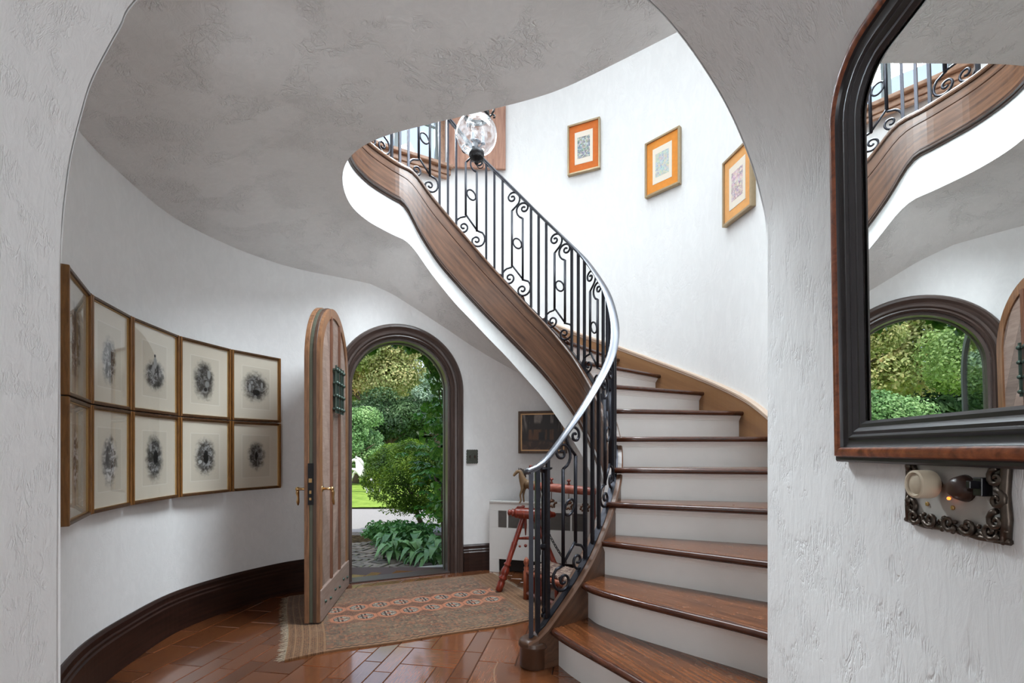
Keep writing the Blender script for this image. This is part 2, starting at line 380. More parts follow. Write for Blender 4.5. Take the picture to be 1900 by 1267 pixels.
# ------------------------------------------------------------------ SETTING: walls, ceiling, floor
def strip_wall(name, pts, z0s, z1s, thick, mat, side=1, kind='structure', smooth=True, skip=None):
    """vertical wall along pts [(x,y)], with a back face 'thick' to the left(+)/right(-) side"""
    n = len(pts); P = np.array(pts, float)[:, :2]; T = np.gradient(P, axis=0); T /= np.linalg.norm(T, axis=1)[:,None]
    N = np.stack([-T[:,1], T[:,0]], 1)*side
    B = P+N*thick; mb = MB()
    for i in range(n):
        mb.v += [(P[i,0],P[i,1],z0s[i]),(P[i,0],P[i,1],z1s[i]),(B[i,0],B[i,1],z1s[i]),(B[i,0],B[i,1],z0s[i])]
    for i in range(n-1):
        a, b = i*4, i*4+4
        mb.f += [(a,b,b+1,a+1),(a+1,b+1,b+2,a+2),(a+2,b+2,b+3,a+3),(a+3,b+3,b,a)]
    mb.f += [(0,1,2,3),((n-1)*4,(n-1)*4+3,(n-1)*4+2,(n-1)*4+1)]
    o = mb.build(name, mat, smooth=smooth)
    if smooth:
        o.data.set_sharp_from_angle(angle=R(40))
    tag(o, kind=kind); return o
lc = wall_curve(LOW); strip_wall('wall_left', lc[:,:2], [-.02]*len(lc), list(lc[:,2]+.12), .10, M['wallsmooth'], 1)
lc2 = wall_curve(LOW2); strip_wall('wall_under_stair', lc2[:,:2], [-.02]*len(lc2), list(lc2[:,2]+.05), .10, M['wallsmooth'], 1)

# flat wall that holds the arched doorway
def arch_z(t):
    d = abs(t-DW/2)
    return 0 if d >= DR else DSP+math.sqrt(DR*DR-d*d)
def dpt(t, n=0.0, z=0.0): p = DA+DT*t+DN*n; return (p[0], p[1], z)
def ztopdoor(t):
    x = DA[0]+DT[0]*t; return float(np.interp(x, [w[0] for w in WIDE], [w[1] for w in WIDE]))+.06
ts = [-.147, -.07] + [DW/2-DR*cos(pi*i/28) for i in range(29)] + [DW+.06, 1.0295]
mb = MB()
for n_ in (0, .12):
    for t in ts:
        za = arch_z(t); inside = 0 <= t <= DW
        mb.v += [dpt(t, n_, -.02), dpt(t, n_, (DSP if abs(t) < 1e-6 or abs(t-DW) < 1e-6 else za) if inside else DSP), dpt(t, n_, ztopdoor(t))]
nt = len(ts)
for i in range(nt-1):
    for n_ in (0, 1):
        a = (n_*nt+i)*3; b = a+3
        q = [(a+1,b+1,b+2,a+2)]
        if not (ts[i] >= -1e-6 and ts[i+1] <= DW+1e-6): q.append((a,b,b+1,a+1))
        mb.f += q if n_ == 0 else [tuple(reversed(f)) for f in q]
    if ts[i] >= -1e-6 and ts[i+1] <= DW+1e-6:
        mb.f.append((i*3+1, (nt+i)*3+1, (nt+i+1)*3+1, (i+1)*3+1))
    mb.f.append((i*3+2, (i+1)*3+2, (nt+i+1)*3+2, (nt+i)*3+2))
for i in (2, 30):
    mb.f.append((i*3, (nt+i)*3, (nt+i)*3+1, i*3+1))
tag(mb.build('wall_front', M['wallsmooth']), kind='structure')

# upper tower wall with the stair window; z starts below the treads
wa, wb = onear(-.69, 4.79), onear(-1.52, 4.31)
WZ0, WZ1 = 4.00, 5.25
ss = sorted(set(list(np.linspace(0, OS[-1], 150))+[wa, wb]))
mb = MB(); uvd = []
for s in ss:
    p = opos(s); nn = onrm(s); z0 = 0.0 if p[0] > -.25 else (2.62 if p[0] < -.5 or s > 3 else 2.62)
    if p[0] > -.25 and s < onear(-.25, 4.83): z0 = 0.0
    for d in (0, .18):
        for z in (z0, WZ0, WZ1, 5.9): mb.v.append((p[0]+nn[0]*d, p[1]+nn[1]*d, z))
for i in range(len(ss)-1):
    a, b = i*8, i*8+8; win = ss[i] >= wa-1e-6 and ss[i+1] <= wb+1e-6
    for k in range(3):
        if k == 1 and win: continue
        mb.f += [(a+k, a+k+1, b+k+1, b+k), (a+4+k, b+4+k, b+5+k, a+5+k)]
    mb.f.append((a, b, b+4, a+4)); mb.f.append((a+3, a+7, b+7, b+3))
    if win: mb.f += [(a+1, a+5, b+5, b+1), (a+2, b+2, b+6, a+6)]
for s in (wa, wb):
    a = ss.index(s)*8; mb.f.append((a+1, a+2, a+6, a+5))
o = mb.build('wall_tower', M['wall'], smooth=True); o.data.set_sharp_from_angle(angle=R(40)); tag(o, kind='structure')
# near wall of the tower above the arch (upper floor side)
strip_wall('wall_tower_near', [(-1.235,1.28),(-.6,1.29),(.1,1.29),(.72,1.28)], [2.84]*4, [5.9]*4, .2, M['wall'], 1)
mb = MB(); mb.box(-2.4, 2.1, 1.0, 5.2, 5.9, 6.05); tag(mb.build('ceiling_upper', M['wall']), kind='structure')

# ceiling / stair soffit: lofted from well rim to walls
pairs = []   # (inner s, outer x, outer y, outer z)
low_all = [tuple(p) for p in lc[::-1]]
def wl_z(x): return float(np.interp(x, [w[0] for w in WIDE], [w[1] for w in WIDE]))
PA = [(1.30, 1.15,3.75,.97),(1.45,.92,4.0,1.19),(1.65,.68,4.19,1.41),(1.9,.32,4.335,1.66),(2.12,.05,4.36,1.83),(2.34,-.2,4.322,1.96),(2.49,-.36,4.27,2.05),
      (2.64,-.55,4.193,2.165),(2.80,-.78,4.094,2.30),(2.97,-1.02,3.99,2.435),(3.06,-1.2,3.913,2.50),(3.2,-1.48,3.792,2.52),(3.34,-1.70,3.63,2.52),(3.5,-1.90,3.34,2.515),
      (3.68,-2.03,3.0,2.515),(3.86,-2.05,2.72,2.515),(4.02,-1.99,2.36,2.51),(4.18,-1.88,2.0,2.50),(4.36,-1.68,1.68,2.48),(4.6,-1.42,1.40,2.50),(4.85,-1.05,1.27,2.66),
      (5.15,-.6,1.26,2.72),(5.5,-.15,1.26,2.74),(5.85,.35,1.26,2.74),(6.15,.62,1.26,2.74),(6.4,.80,1.28,2.74),(SEND,1.12,1.50,2.75)]
PAa = np.array(PA); sv = np.linspace(1.30, SEND, 150)
# snap left part to the wall curve smoothly
def outer_at(s):
    q = [float(np.interp(s, PAa[:,0], PAa[:,k])) for k in (1,2,3)]
    if 3.2 <= s <= 4.6:
        i = int(np.argmin((lc[:,0]-q[0])**2+(lc[:,1]-q[1])**2))
        j = min(max(i,1), len(lc)-2)
        # project on neighbouring segments
        best = None
        for a, b in ((lc[j-1], lc[j]), (lc[j], lc[j+1])):
            d = b[:2]-a[:2]; t = np.clip(np.dot(np.array(q[:2])-a[:2], d)/np.dot(d,d), 0, 1); c = a[:2]+d*t; e = np.hypot(*(c-q[:2]))
            if best is None or e < best[0]: best = (e, c)
        q[0], q[1] = best[1]
    return q
nr = 9; mb = MB()
for s in sv:
    p = ipos(s); nn = inrm(s); q = outer_at(s); zi = zwh(s)
    for k in range(nr+1):
        u = k/nr
        x = (p[0]+nn[0]*.03)*(1-u)+(q[0])*u; y = (p[1]+nn[1]*.03)*(1-u)+(q[1])*u
        w = u*u*(3-2*u)*.55+u*.45
        z = zi*(1-w)+q[2]*w
        mb.v.append((x, y, z))
for i in range(len(sv)-1):
    for k in range(nr):
        a = i*(nr+1)+k; mb.f.append((a, a+nr+1, a+nr+2, a+1))
o = mb.build('ceiling', M['ceil'], smooth=True)
tag(o, kind='structure')
# upper landing floor slab
mb = MB(); sv2 = np.linspace(2.96, SEND, 90)
for s in sv2:
    p = ipos(s); u = (s-2.96)/(SEND-2.96); q = outer_at(s); nn = np.array(q[:2])-p; nn = nn/np.hypot(*nn)
    e = np.array(q[:2])+nn*.25
    mb.v += [(p[0], p[1], 3.10), (e[0], e[1], 3.10), (p[0], p[1], 3.16), (e[0], e[1], 3.16)]
for i in range(len(sv2)-1):
    a, b = i*4, i*4+4; mb.f += [(a,a+1,b+1,b),(a+2,b+2,b+3,a+3),(a,b,b+2,a+2),(a+1,a+3,b+3,b+1)]
tag(mb.build('floor_landing', M['tread']), kind='structure')

# hall the camera stands in: barrel vaulted passage and a closed hall behind
ARCH = cr([(.693,1.60),(.692,1.706),(.679,1.779),(.650,1.882),(.599,2.006),(.538,2.115),(.457,2.23),(.373,2.32),(.22,2.44),(0,2.56),(-.3,2.63),(-.6,2.60),(-.85,2.48),(-1.025,2.32),(-1.065,2.25),(-1.112,2.165),(-1.146,2.095),(-1.169,2.02),(-1.198,1.905),(-1.215,1.79),(-1.222,1.715),(-1.228,1.60)], 5)
ARCH = [(p[0], p[1]) for p in ARCH]
def vault_section(y):
    xr = .506+.148*y; xl = -1.235; xr0 = .693
    pts = [(xr, -.02), (xr, .8)]
    pts += [(xl+(p[0]-xl)*(xr-xl)/(xr0-xl), p[1]) for p in ARCH]
    pts += [(xl, .8), (xl, -.02)]
    return [(x, y, z) for x, z in pts]
ys = [1.264, 1.24, 1.0, .7, .4, .1, -.2, -.5]
mb = MB(); secs = [vault_section(y) for y in ys]; n = len(secs[0])
for s_ in secs: mb.v += s_
ofs = len(mb.v)
for s_ in secs:
    cx = sum(p[0] for p in s_)/n
    mb.v += [(p[0]+(.12 if p[0] > cx else -.12), p[1], p[2]+(.12 if p[2] > 1.7 else 0)) for p in s_]
for i in range(len(ys)-1):
    for k in range(n-1):
        a = i*n+k; mb.f.append((a, a+1, a+n+1, a+n)); mb.f.append((ofs+a, ofs+a+n, ofs+a+n+1, ofs+a+1))
for k in range(n-1):
    mb.f.append((k, ofs+k, ofs+k+1, k+1)); e = (len(ys)-1)*n; mb.f.append((e+k, e+k+1, ofs+e+k+1, ofs+e+k))
o = mb.build('wall_archway', M['wallrough'], smooth=True); o.data.set_sharp_from_angle(angle=R(40)); tag(o, kind='structure')
# wall piece above the arch at the tower face
mb = MB(); A0 = secs[0][2:-2]
for (x, y, z) in A0: mb.v += [(x, 1.27, z), (x, 1.27, 2.95), (x, 1.20, z+.02), (x, 1.20, 2.95)]
for i in range(len(A0)-1):
    a, b = i*4, i*4+4; mb.f += [(a,b,b+1,a+1),(a+2,a+3,b+3,b+2),(a+1,b+1,b+3,a+3)]
tag(mb.build('wall_over_arch', M['wall']), kind='structure')
mb = MB(); mb.box(-2.9, -1.235, -.62, -.5, -.02, 3); mb.box(.432, 2.0, -.62, -.5, -.02, 3); mb.box(-1.235, .432, -.62, -.5, 2.5, 3)
tag(mb.build('wall_hall_front', M['wallsmooth']), kind='structure')
for nm, b in (('wall_hall_back', (-2.9,2.0,-3.7,-3.55,-.02,3)), ('wall_hall_left', (-3.0,-2.85,-3.7,-.5,-.02,3)), ('wall_hall_right', (1.9,2.05,-3.7,-.5,-.02,3)), ('ceiling_hall', (-3.0,2.05,-3.7,-.5,2.95,3.05))):
    mb = MB(); mb.box(*b); tag(mb.build(nm, M['wallsmooth']), kind='structure')

# floor: base slab plus parquet blocks
floor = MB(); floor.box(-3.0, 2.1, -3.7, 4.4, -.12, -.004); floor = floor.build('floor', M['joint']); tag(floor, kind='structure')
def in_room(x, y):
    # inside polygon made of walls
    poly = [(p[0], p[1]) for p in lc]+[tuple(DA+DT*1.03)]+[(p[0], p[1]) for p in lc2]+[(1.6,3.2),(1.6,2.2),(1.0,1.4),(.69,1.26),(.4,-.3),(-1.23,-.3)]
    c = False; j = len(poly)-1
    for i in range(len(poly)):
        if (poly[i][1] > y) != (poly[j][1] > y) and x < (poly[j][0]-poly[i][0])*(y-poly[i][1])/(poly[j][1]-poly[i][1])+poly[i][0]: c = not c
        j = i
    return c
U = .098; FU = np.array([.986, -.165]); FV = np.array([.165, .986]); FO = np.array([-.755, 2.531])
GX0, GX1, GY0, GY1 = -26, 26, -26, 24
occ = {}
rr_ = random.Random(5)
tiles = []
opts = [(3,2),(2,3),(3,2),(2,3),(2,3),(3,1),(1,3),(2,1),(1,2),(1,1)]
def ok(i, j, w, h):
    return all((i+a, j+b) not in occ for a in range(w) for b in range(h))
for j in range(GY0, GY1):
    for i in range(GX0, GX1):
        if (i, j) in occ: continue
        o_ = opts[:5]; rr_.shuffle(o_)
        o_ = o_+opts[5:9]+[(1,1)]
        if rr_.random() < .12: o_ = [opts[7]]+o_
        for w, h in o_:
            if ok(i, j, w, h):
                for a in range(w):
                    for b in range(h): occ[(i+a, j+b)] = 1
                tiles.append((i, j, w, h)); break
tile_mesh = {}
def tilemesh(w, h):
    """block with its grain along local X"""
    L, S_ = (max(w, h)*U, min(w, h)*U)
    key = (max(w, h), min(w, h))
    if key not in tile_mesh:
        g_ = .0016; t = MB(); x, y = L/2-g_, S_/2-g_; bx = .0025
        t.v = [(-x,-y,-.012),(x,-y,-.012),(x,y,-.012),(-x,y,-.012),(-x,-y,-bx),(x,-y,-bx),(x,y,-bx),(-x,y,-bx),(-x+bx,-y+bx,0),(x-bx,-y+bx,0),(x-bx,y-bx,0),(-x+bx,y-bx,0)]
        t.f = [(8,9,10,11)]+[(k,(k+1)%4,4+(k+1)%4,4+k) for k in range(4)]+[(4+k,4+(k+1)%4,8+(k+1)%4,8+k) for k in range(4)]
        me = bpy.data.meshes.new('plank'); me.from_pydata(t.v, [], t.f); me.update(); me.materials.append(M['parquet']); tile_mesh[key] = me
    return tile_mesh[key]
vis = []; rest = []
for (i, j, w, h) in tiles:
    c = FO+FU*(i+w/2)*U+FV*(j+h/2)*U
    if not in_room(c[0], c[1]): 
        if not any(in_room(*(c+FU*a*U*w/2+FV*b*U*h/2)) for a in (-1,1) for b in (-1,1)): continue
    ang = math.atan2(FU[1], FU[0])+(0 if w >= h else pi/2)
    (vis if (c[1] > 1.85 and c[0] < .25 and c[0] < .35 and c[1] < 4.2) else rest).append((c, w, h, ang))
vis.sort(key=lambda q: q[0][1])
rest += vis[300:]; vis = vis[:300]
for (c, w, h, ang) in vis:
    zz = -.0005*rr_.random()
    shared('plank', tilemesh(w, h), floor, (c[0], c[1], zz), (0, 0, ang))
mb = MB()
for (c, w, h, ang) in rest:
    me = tilemesh(w, h); T = Matrix.Translation((c[0], c[1], 0)) @ Matrix.Rotation(ang, 4, 'Z')
    mb.add([v.co[:] for v in me.vertices], [tuple(p.vertices) for p in me.polygons], T)
o = mb.build('parquet_blocks', M['parquet'], floor); tag(o, kind='stuff')

# curved border plank in front of the first step
STEPR = .198
def path_sweep(pts, prof, name, mat, parent=None, world=True, closed=False):
    P = np.array(pts, float); S = np.r_[0, np.cumsum(np.hypot(*np.diff(P, axis=0).T))]
    def off(s): return np.array([np.interp(s, S, P[:,0]), np.interp(s, S, P[:,1])])
    def nr_(s):
        a = off(max(0, s-.01)); b = off(min(S[-1], s+.01)); t = (b-a)/np.hypot(*(b-a)); return np.array([-t[1], t[0]])
    return sweep(list(S), lambda s: prof, None, name, mat, parent, world, off, nr_)

# baseboards
def baseboard(name, pts, side):
    P = [(0,0),(.032,0),(.032,.17),(.026,.178),(.026,.192),(.020,.20),(.018,.225),(.008,.24),(0,.24)]
    tag(path_sweep(pts, [(side*a, b) for a, b in P], name, M['base']), kind='structure')
baseboard('baseboard_left', [tuple(p[:2]) for p in lc[3:]]+[tuple(DA-DT*.12)], -1)
baseboard('baseboard_front', [tuple(DA+DT*(DW+.12)), (-.40,4.258), (-.28,4.297), (-.20,4.32)], -1)

# ------------------------------------------------------------------ doorway trim (structure), threshold
def arch_path(rad_extra, n=40, z0=0.0):
    r = DR+rad_extra; c = DW/2
    pts = [(c-r, z0), (c-r, DSP*.5)]+[(c-r*cos(a), DSP+r*sin(a)) for a in np.linspace(0, pi, n)]+[(c+r, DSP*.5), (c+r, z0)]
    return pts
def arch_sweep(prof, name, mat, parent=None, z0=0.0, kind=None):
    """prof: list of (radial extra, depth towards room)"""
    mb = MB(); paths = [arch_path(e, z0=z0) for e, d in prof]; n = len(prof); m = len(paths[0]); uv = []
    for i in range(m):
        for k in range(n): t, z = paths[k][i]; mb.v.append(dpt(t, -prof[k][1], z))
    L = [0]
    for i in range(1, m): L.append(L[-1]+math.hypot(paths[0][i][0]-paths[0][i-1][0], paths[0][i][1]-paths[0][i-1][1]))
    for i in range(m-1):
        for k in range(n):
            k2 = (k+1)%n; mb.f.append((i*n+k, i*n+k2, (i+1)*n+k2, (i+1)*n+k)); uv += [(L[i],k*.03),(L[i],k*.03+.03),(L[i+1],k*.03+.03),(L[i+1],k*.03)]
    mb.uv['uv'] = uv
    return mb.build(name, mat, parent)
door = thing('door_1', None, None, dpt(0, 0, 0), 0, kind='structure')
W_ = lambda o: o
o = arch_sweep([(0,0),(0,.02),(.012,.034),(.024,.030),(.034,.042),(.05,.046),(.062,.034),(.072,.040),(.088,.052),(.104,.048),(.114,.036),(.12,.02),(.12,0)], 'door_casing', M['trim'], door); o.location = -door.location
o = arch_sweep([(-.022,.0),(-.022,-.10),(.002,-.10),(.002,0)], 'door_jamb', M['trim'], door); o.location = -door.location
o = arch_sweep([(-.03,-.10),(-.03,-.135),(.01,-.135),(.01,-.10)], 'door_stop', M['strip'], door); o.location = -door.location
mb = MB(); mb.v = [dpt(t, n_, z) for z in (-.05, .012) for (t, n_) in ((0,-.02),(DW,-.02),(DW,.13),(0,.13))]
mb.f = [(0,3,2,1),(4,5,6,7),(0,1,5,4),(1,2,6,5),(2,3,7,6),(3,0,4,7)]
o = mb.build('threshold', M['trim'], door, bevel=.004); o.location = -door.location
mb = MB(); mb.v = [dpt(t, n_, z) for z in (-.2, -.02) for (t, n_) in ((-.25,.13),(DW+.25,.13),(DW+.25,.40),(-.25,.40))]
mb.f = [(0,3,2,1),(4,5,6,7),(0,1,5,4),(1,2,6,5),(2,3,7,6),(3,0,4,7)]
tag(mb.build('trim_1', flat('sill_slab', lin((172,172,164)), .8, var=.12, scale=9, bump=.4, bd=.01), bevel=.006), kind='structure')

# outside facade with splayed opening round the door
M['facade'] = plaster('facade_stucco', (.55,.53,.48), .01, .6)
mb = MB(); N0 = .50
r2 = DR+.30; c2 = DW/2
tt = [-5.0]+[c2-r2*cos(pi*i/24) for i in range(25)]+[1.60]
def az2(t):
    d = abs(t-c2); return DSP-.05+math.sqrt(max(0, r2*r2-d*d))
for t in tt: mb.v += [dpt(t, N0, -.3), dpt(t, N0, az2(t) if c2-r2 <= t <= c2+r2 else DSP), dpt(t, N0, 2.75), dpt(t, N0-.1, 2.75), dpt(t, N0-.1, -.3)]
for i in range(len(tt)-1):
    a, b = i*5, i*5+5; inside = tt[i] >= c2-r2-1e-6 and tt[i+1] <= c2+r2+1e-6
    mb.f += [(a+1,a+2,b+2,b+1),(a+2,a+3,b+3,b+2)]
    if not inside: mb.f += [(a,a+1,b+1,b),(a+3,a+4,b+4,b+3)]
tag(mb.build('wall_facade', M['facade']), kind='structure')
mb = MB()   # splayed reveal
for i in range(25):
    a = pi*i/24
    for (rr, n_) in ((DR+.02, .12), (r2, N0)):
        mb.v.append(dpt(c2-rr*cos(a), n_, DSP+rr*sin(a)*(1 if n_ < .2 else .97)))
for i in range(24): a = i*2; mb.f.append((a, a+2, a+3, a+1))
for k, sgn in ((0, -1), (24, 1)):
    b = len(mb.v); mb.v += [dpt(c2+sgn*(DR+.02), .12, -.3), dpt(c2+sgn*r2, N0, -.3)]; mb.f.append((k*2, k*2+1, b+1, b))
tag(mb.build('wall_reveal', M['facade'], smooth=True), kind='structure')
mb = MB(); mb.v = [dpt(t, n_, z) for z in (2.62, 2.78) for (t, n_) in ((-.9,.0),(1.15,.0),(1.2,.56),(-.9,.6))]
mb.f = [(0,3,2,1),(4,5,6,7),(0,1,5,4),(1,2,6,5),(2,3,7,6),(3,0,4,7)]
tag(mb.build('ceiling_lintel', M['facade']), kind='structure')

# ------------------------------------------------------------------ STAIRCASE
stair = thing('staircase', 'curved oak staircase with white risers sweeping up and over the front door', 'staircase', (.3, 2.3, 0))
def s_at_z(z):
    lo, hi = 0.0, 3.2
    for _ in range(40):
        m = (lo+hi)/2
        if ztop(m) < z: lo = m
        else: hi = m
    return lo
outer_ends = [(.715,1.30),(1.16,1.58),(1.42,1.94),(1.60,2.36),(1.675,2.69),(1.722,3.04),(1.712,3.43),(1.60,3.88),(1.34,4.22),(1.03,4.49),(.62,4.70),(.2,4.80),(-.2,4.83),(-.55,4.81),(-.9,4.72),(-1.22,4.55)]
sin_ = [ .17, .335, .485, .64, .80, .965, 1.12, 1.30, 1.50, 1.70, 1.88, 2.07, 2.26, 2.46, 2.68, 2.90]
noses = []
for k in range(16):
    a = ipos(sin_[k]); b = np.array(outer_ends[k])
    if k == 0: pts = [(.20,2.385),(.25,2.27),(.33,2.13),(.42,1.985),(.52,1.81),(.60,1.62),(.655,1.45),(.70,1.28)]
    elif k == 1: pts = [a, (.42,2.39),(.55,2.235),(.742,2.05),(.987,1.815), b]
    elif k == 8: pts = [a, (.85,3.80), b]
    else: pts = [a, b]
    noses.append(cr(pts, 6) if len(pts) > 2 else np.array([a+(b-a)*i/6 for i in range(7)]))
for k in range(16):
    z = STEPR*(k+1); nose = noses[k]
    d = nose[-1]-nose[0]; d = d/np.hypot(*d); bk = np.array([-d[1], d[0]])   # direction of climb
    if np.dot(bk, itan(sin_[k])) < 0: bk = -bk
    T_ = np.gradient(nose, axis=0); T_ /= np.linalg.norm(T_, axis=1)[:,None]; N_ = np.stack([-T_[:,1], T_[:,0]], 1)
    if np.dot(N_[3], bk) < 0: N_ = -N_
    if k < 15:
        nx = noses[k+1]; s0, s1 = sin_[k], sin_[k+1]
        bk2 = itan(s1)
        back = [tuple(p+bk2*.045) for p in nx]
        o0 = onear(*outer_ends[k]); o1 = onear(*outer_ends[k+1])
        oc_ = [tuple(opos(o0+(o1-o0)*i/4)) for i in range(1, 4)]
        ic_ = [tuple(ipos(s0+(s1-s0)*i/4)) for i in range(3, 0, -1)]
        poly = [tuple(p) for p in nose]+oc_+back[::-1]+ic_
    else:
        poly = [tuple(p) for p in nose]+[tuple(p+bk*.3) for p in nose[::-1]]
    ang = math.atan2(d[1], d[0]); c0 = nose.mean(axis=0)
    Tm = Matrix.Rotation(-ang, 4, 'Z') @ Matrix.Translation((-c0[0], -c0[1], 0))
    loc = [tuple((Tm @ Vector((p[0], p[1], 0)))[:2]) for p in poly]
    mb = MB(); mb.prism(loc, z-.032, z)
    t = mb.build('tread', M['tread'], stair, bevel=.010, seg=3)
    t.location = Vector((c0[0], c0[1], 0))-stair.location; t.rotation_euler = (0, 0, ang)
    # dark rounded nosing strip
    mb = MB(); rail_ = [Vector(((p-nn_*.002)[0], (p-nn_*.002)[1], z-.017)) for p, nn_ in zip(nose, N_)]
    mb.tube([Tm @ v for v in rail_], .0175, 8)
    q = mb.build('nosing', M['nosing'], t, smooth=True)
    # riser and its little cove moulding
    mb = MB(); zb = STEPR*k
    fr = nose+N_*.035; bkf = nose+N_*.05; m = len(nose)
    for p, q2 in zip(fr, bkf): mb.v += [(p[0],p[1],zb),(p[0],p[1],z-.032),(q2[0],q2[1],z-.032),(q2[0],q2[1],zb)]
    for i in range(m-1):
        a, b = i*4, i*4+4; mb.f += [(a,b,b+1,a+1),(a+1,b+1,b+2,a+2),(a+2,b+2,b+3,a+3),(a+3,b+3,b,a)]
    mb.f += [(0,1,2,3),((m-1)*4+3,(m-1)*4+2,(m-1)*4+1,(m-1)*4)]
    r_ = mb.build('riser', M['riser'], stair, world=True)
    mb = MB(); prf = [(.035,-.032),(.012,-.032),(.014,-.042),(.022,-.050),(.024,-.056),(.029,-.058),(.030,-.066),(.035,-.068)]
    n = len(prf)
    for p, nn_ in zip(nose, N_):
        for (a, dz) in prf: mb.v.append((p[0]+nn_[0]*a, p[1]+nn_[1]*a, z+dz))
    for i in range(m-1):
        for j in range(n): mb.f.append((i*n+j, i*n+(j+1)%n, (i+1)*n+(j+1)%n, (i+1)*n+j))
    q = mb.build('riser_moulding', M['riser'], r_)

# stringer (inner string board), with mouldings and the white band beneath
sv = list(np.arange(0, SEND, .04))+[SEND]
def cap_prof(s):
    z = ztop(s); return [(-.050,z-.03),(-.050,z-.012),(-.042,z),(.042,z),(.050,z-.010),(.050,z-.022),(.044,z-.032),(.0,z-.032)]
def board_prof(s):
    z = ztop(s)-.03; b = min(zmold(s)+.05, z-.02)
    if s < .9: b = max(0.0, b-.2*(.9-s)/.9*4) if s > .0 else 0.0; b = max(0, min(b, z-.02))
    g1 = b+(z-b)*.74
    return [(-.040,z),(-.040,b if s > 1.25 else max(0, b-.15)),(.036,b),(.036,g1-.004),(.028,g1),(.036,g1+.004),(.036,z)]
def bead_prof(s):
    z = ztop(s)-.04; b = max(0, zmold(s)); b2 = min(b+.055, z)
    h = b2-b
    return [(-.036,b2),(-.036,b),(.034,b),(.044,b+h*.1),(.044,b+h*.25),(.058,b+h*.32),(.058,b+h*.55),(.046,b+h*.6),(.050,b+h*.72),(.050,b+h*.85),(.038,b+h)]
def white_prof(s):
    b = max(0, zwh(s)); t = max(b+.004, zmold(s)+.004)
    return [(-.03,t),(-.03,b),(.03,b),(.03,t)]
svb = [s for s in sv]
sweep(svb, board_prof, None, 'stringer_board', M['stringer'], stair)
sweep([s for s in sv if s >= .5], bead_prof, None, 'stringer_moulding', M['stringdark'], stair)
sweep(svb, cap_prof, None, 'stringer_cap', M['stringer'], stair)
sweep([s for s in sv if s >= .9], white_prof, None, 'plaster_band', M['fascia'], stair)
# rounded foot block at the start of the string
mb = MB(); prof = [(.070,0),(.072,.006),(.072,.098),(.078,.104),(.080,.112),(.075,.118),(.077,.124),(.070,.132),(.060,.138),(.048,.142),(.02,.144)]
mb.lathe(prof, 36, Matrix.Translation((.112,2.392,0)))
mb.build('stringer_foot', M['stringer'], stair, smooth=True, world=True)
# black joint between landing board and flight
# skirting board up the outer wall
ks = sorted([(onear(*outer_ends[k]), STEPR*(k+1)) for k in range(16)])
KS = [k[0] for k in ks]; KZ = [k[1] for k in ks]
szt = smooth_tab([0]+KS+[9], [.32]+[z+.125 for z in KZ]+[3.30], .12)
sk = list(np.arange(.02, KS[-1]+.5, .05))
sweep(sk, lambda s: [(0,max(0,szt(s)-.62)),(-.02,max(0,szt(s)-.62)),(-.02,szt(s)-.045),(0,szt(s)-.045)], None, 'skirting_board', M['skirt'], stair, True, opos, onrm)
sweep(sk, lambda s: [(0,szt(s)-.047),(-.022,szt(s)-.047),(-.028,szt(s)-.038),(-.026,szt(s)-.034),(-.034,szt(s)-.024),(-.034,szt(s)-.01),(-.024,szt(s)-.004),(-.018,szt(s)),(0,szt(s))], None, 'skirting_cap', M['skirtcap'], stair, True, opos, onrm)
# curved nosing line of first step's floor border
border = [(-.07,2.42),(-.085,2.32),(-.075,2.2),(-.04,2.08),(.02,1.95),(.10,1.78),(.18,1.6),(.24,1.4)]
bc = cr(border, 6)
path_sweep(bc, [(0,0),(0,.0012),(-.007,.0012),(-.007,0)], 'floor_inlay', flat('pale_inlay', lin((128,96,74)), .3), floor)
inner_b = [(.035,2.36),(.05,2.30),(.20,2.28),(.29,2.13),(.38,1.985),(.48,1.81),(.56,1.62),(.62,1.4)]
ic_b = cr(inner_b, 6)
nb2 = 7
for k in range(nb2):   # curved border boards in front of the first step
    i0, i1 = int(k*(len(bc)-1)/nb2), int((k+1)*(len(bc)-1)/nb2)
    poly = [tuple(bc[q]+np.array([.009, 0])) for q in range(i0, i1+1)]+[tuple(ic_b[q]) for q in range(i1, i0-1, -1)]
    poly = [(p[0], p[1]+(.0015 if q in (0, len(poly)-1) else 0)) for q, p in enumerate(poly)]
    mb = MB(); mb.prism(poly, -.003, .0006+.0002*(k%2)); mb.build('plank', M['parquet'], floor)

# ------------------------------------------------------------------ RAILING
rail = thing('stair_railing', 'black wrought iron stair balustrade with scroll panels and grey polished handrail', 'railing', (.085, 2.37, 0))
BW = .0085
def bar_between(s, z0, z1, name='baluster'):
    p = ipos(s); a = math.atan2(itan(s)[1], itan(s)[0])
    T = Matrix.Translation((p[0], p[1], 0)) @ Matrix.Rotation(a, 4, 'Z')
    mb = MB(); mb.box(-BW, BW, -BW, BW, z0, z1, T); return mb.build(name, M['iron'], rail, world=True)
def plate(s): z = ztop(s); return [(-.018,z),(.018,z),(.018,z+.009),(-.018,z+.009)]
sweep(sv[1:], plate, None, 'bottom_bar', M['iron'], rail)
def rl(s):
    z = zrail(s); return [(-.014,z-.016),(.014,z-.016),(.016,z-.006),(.026,z-.002),(.027,z+.007),(.018,z+.015),(0,z+.018),(-.018,z+.015),(-.027,z+.007),(-.026,z-.002),(-.016,z-.006)]
rs = list(np.arange(-.0, SEND-.05, .035))
o = sweep(rs, rl, None, 'handrail', M['railcap'], rail, smooth=True); o.data.set_sharp_from_angle(angle=R(50))
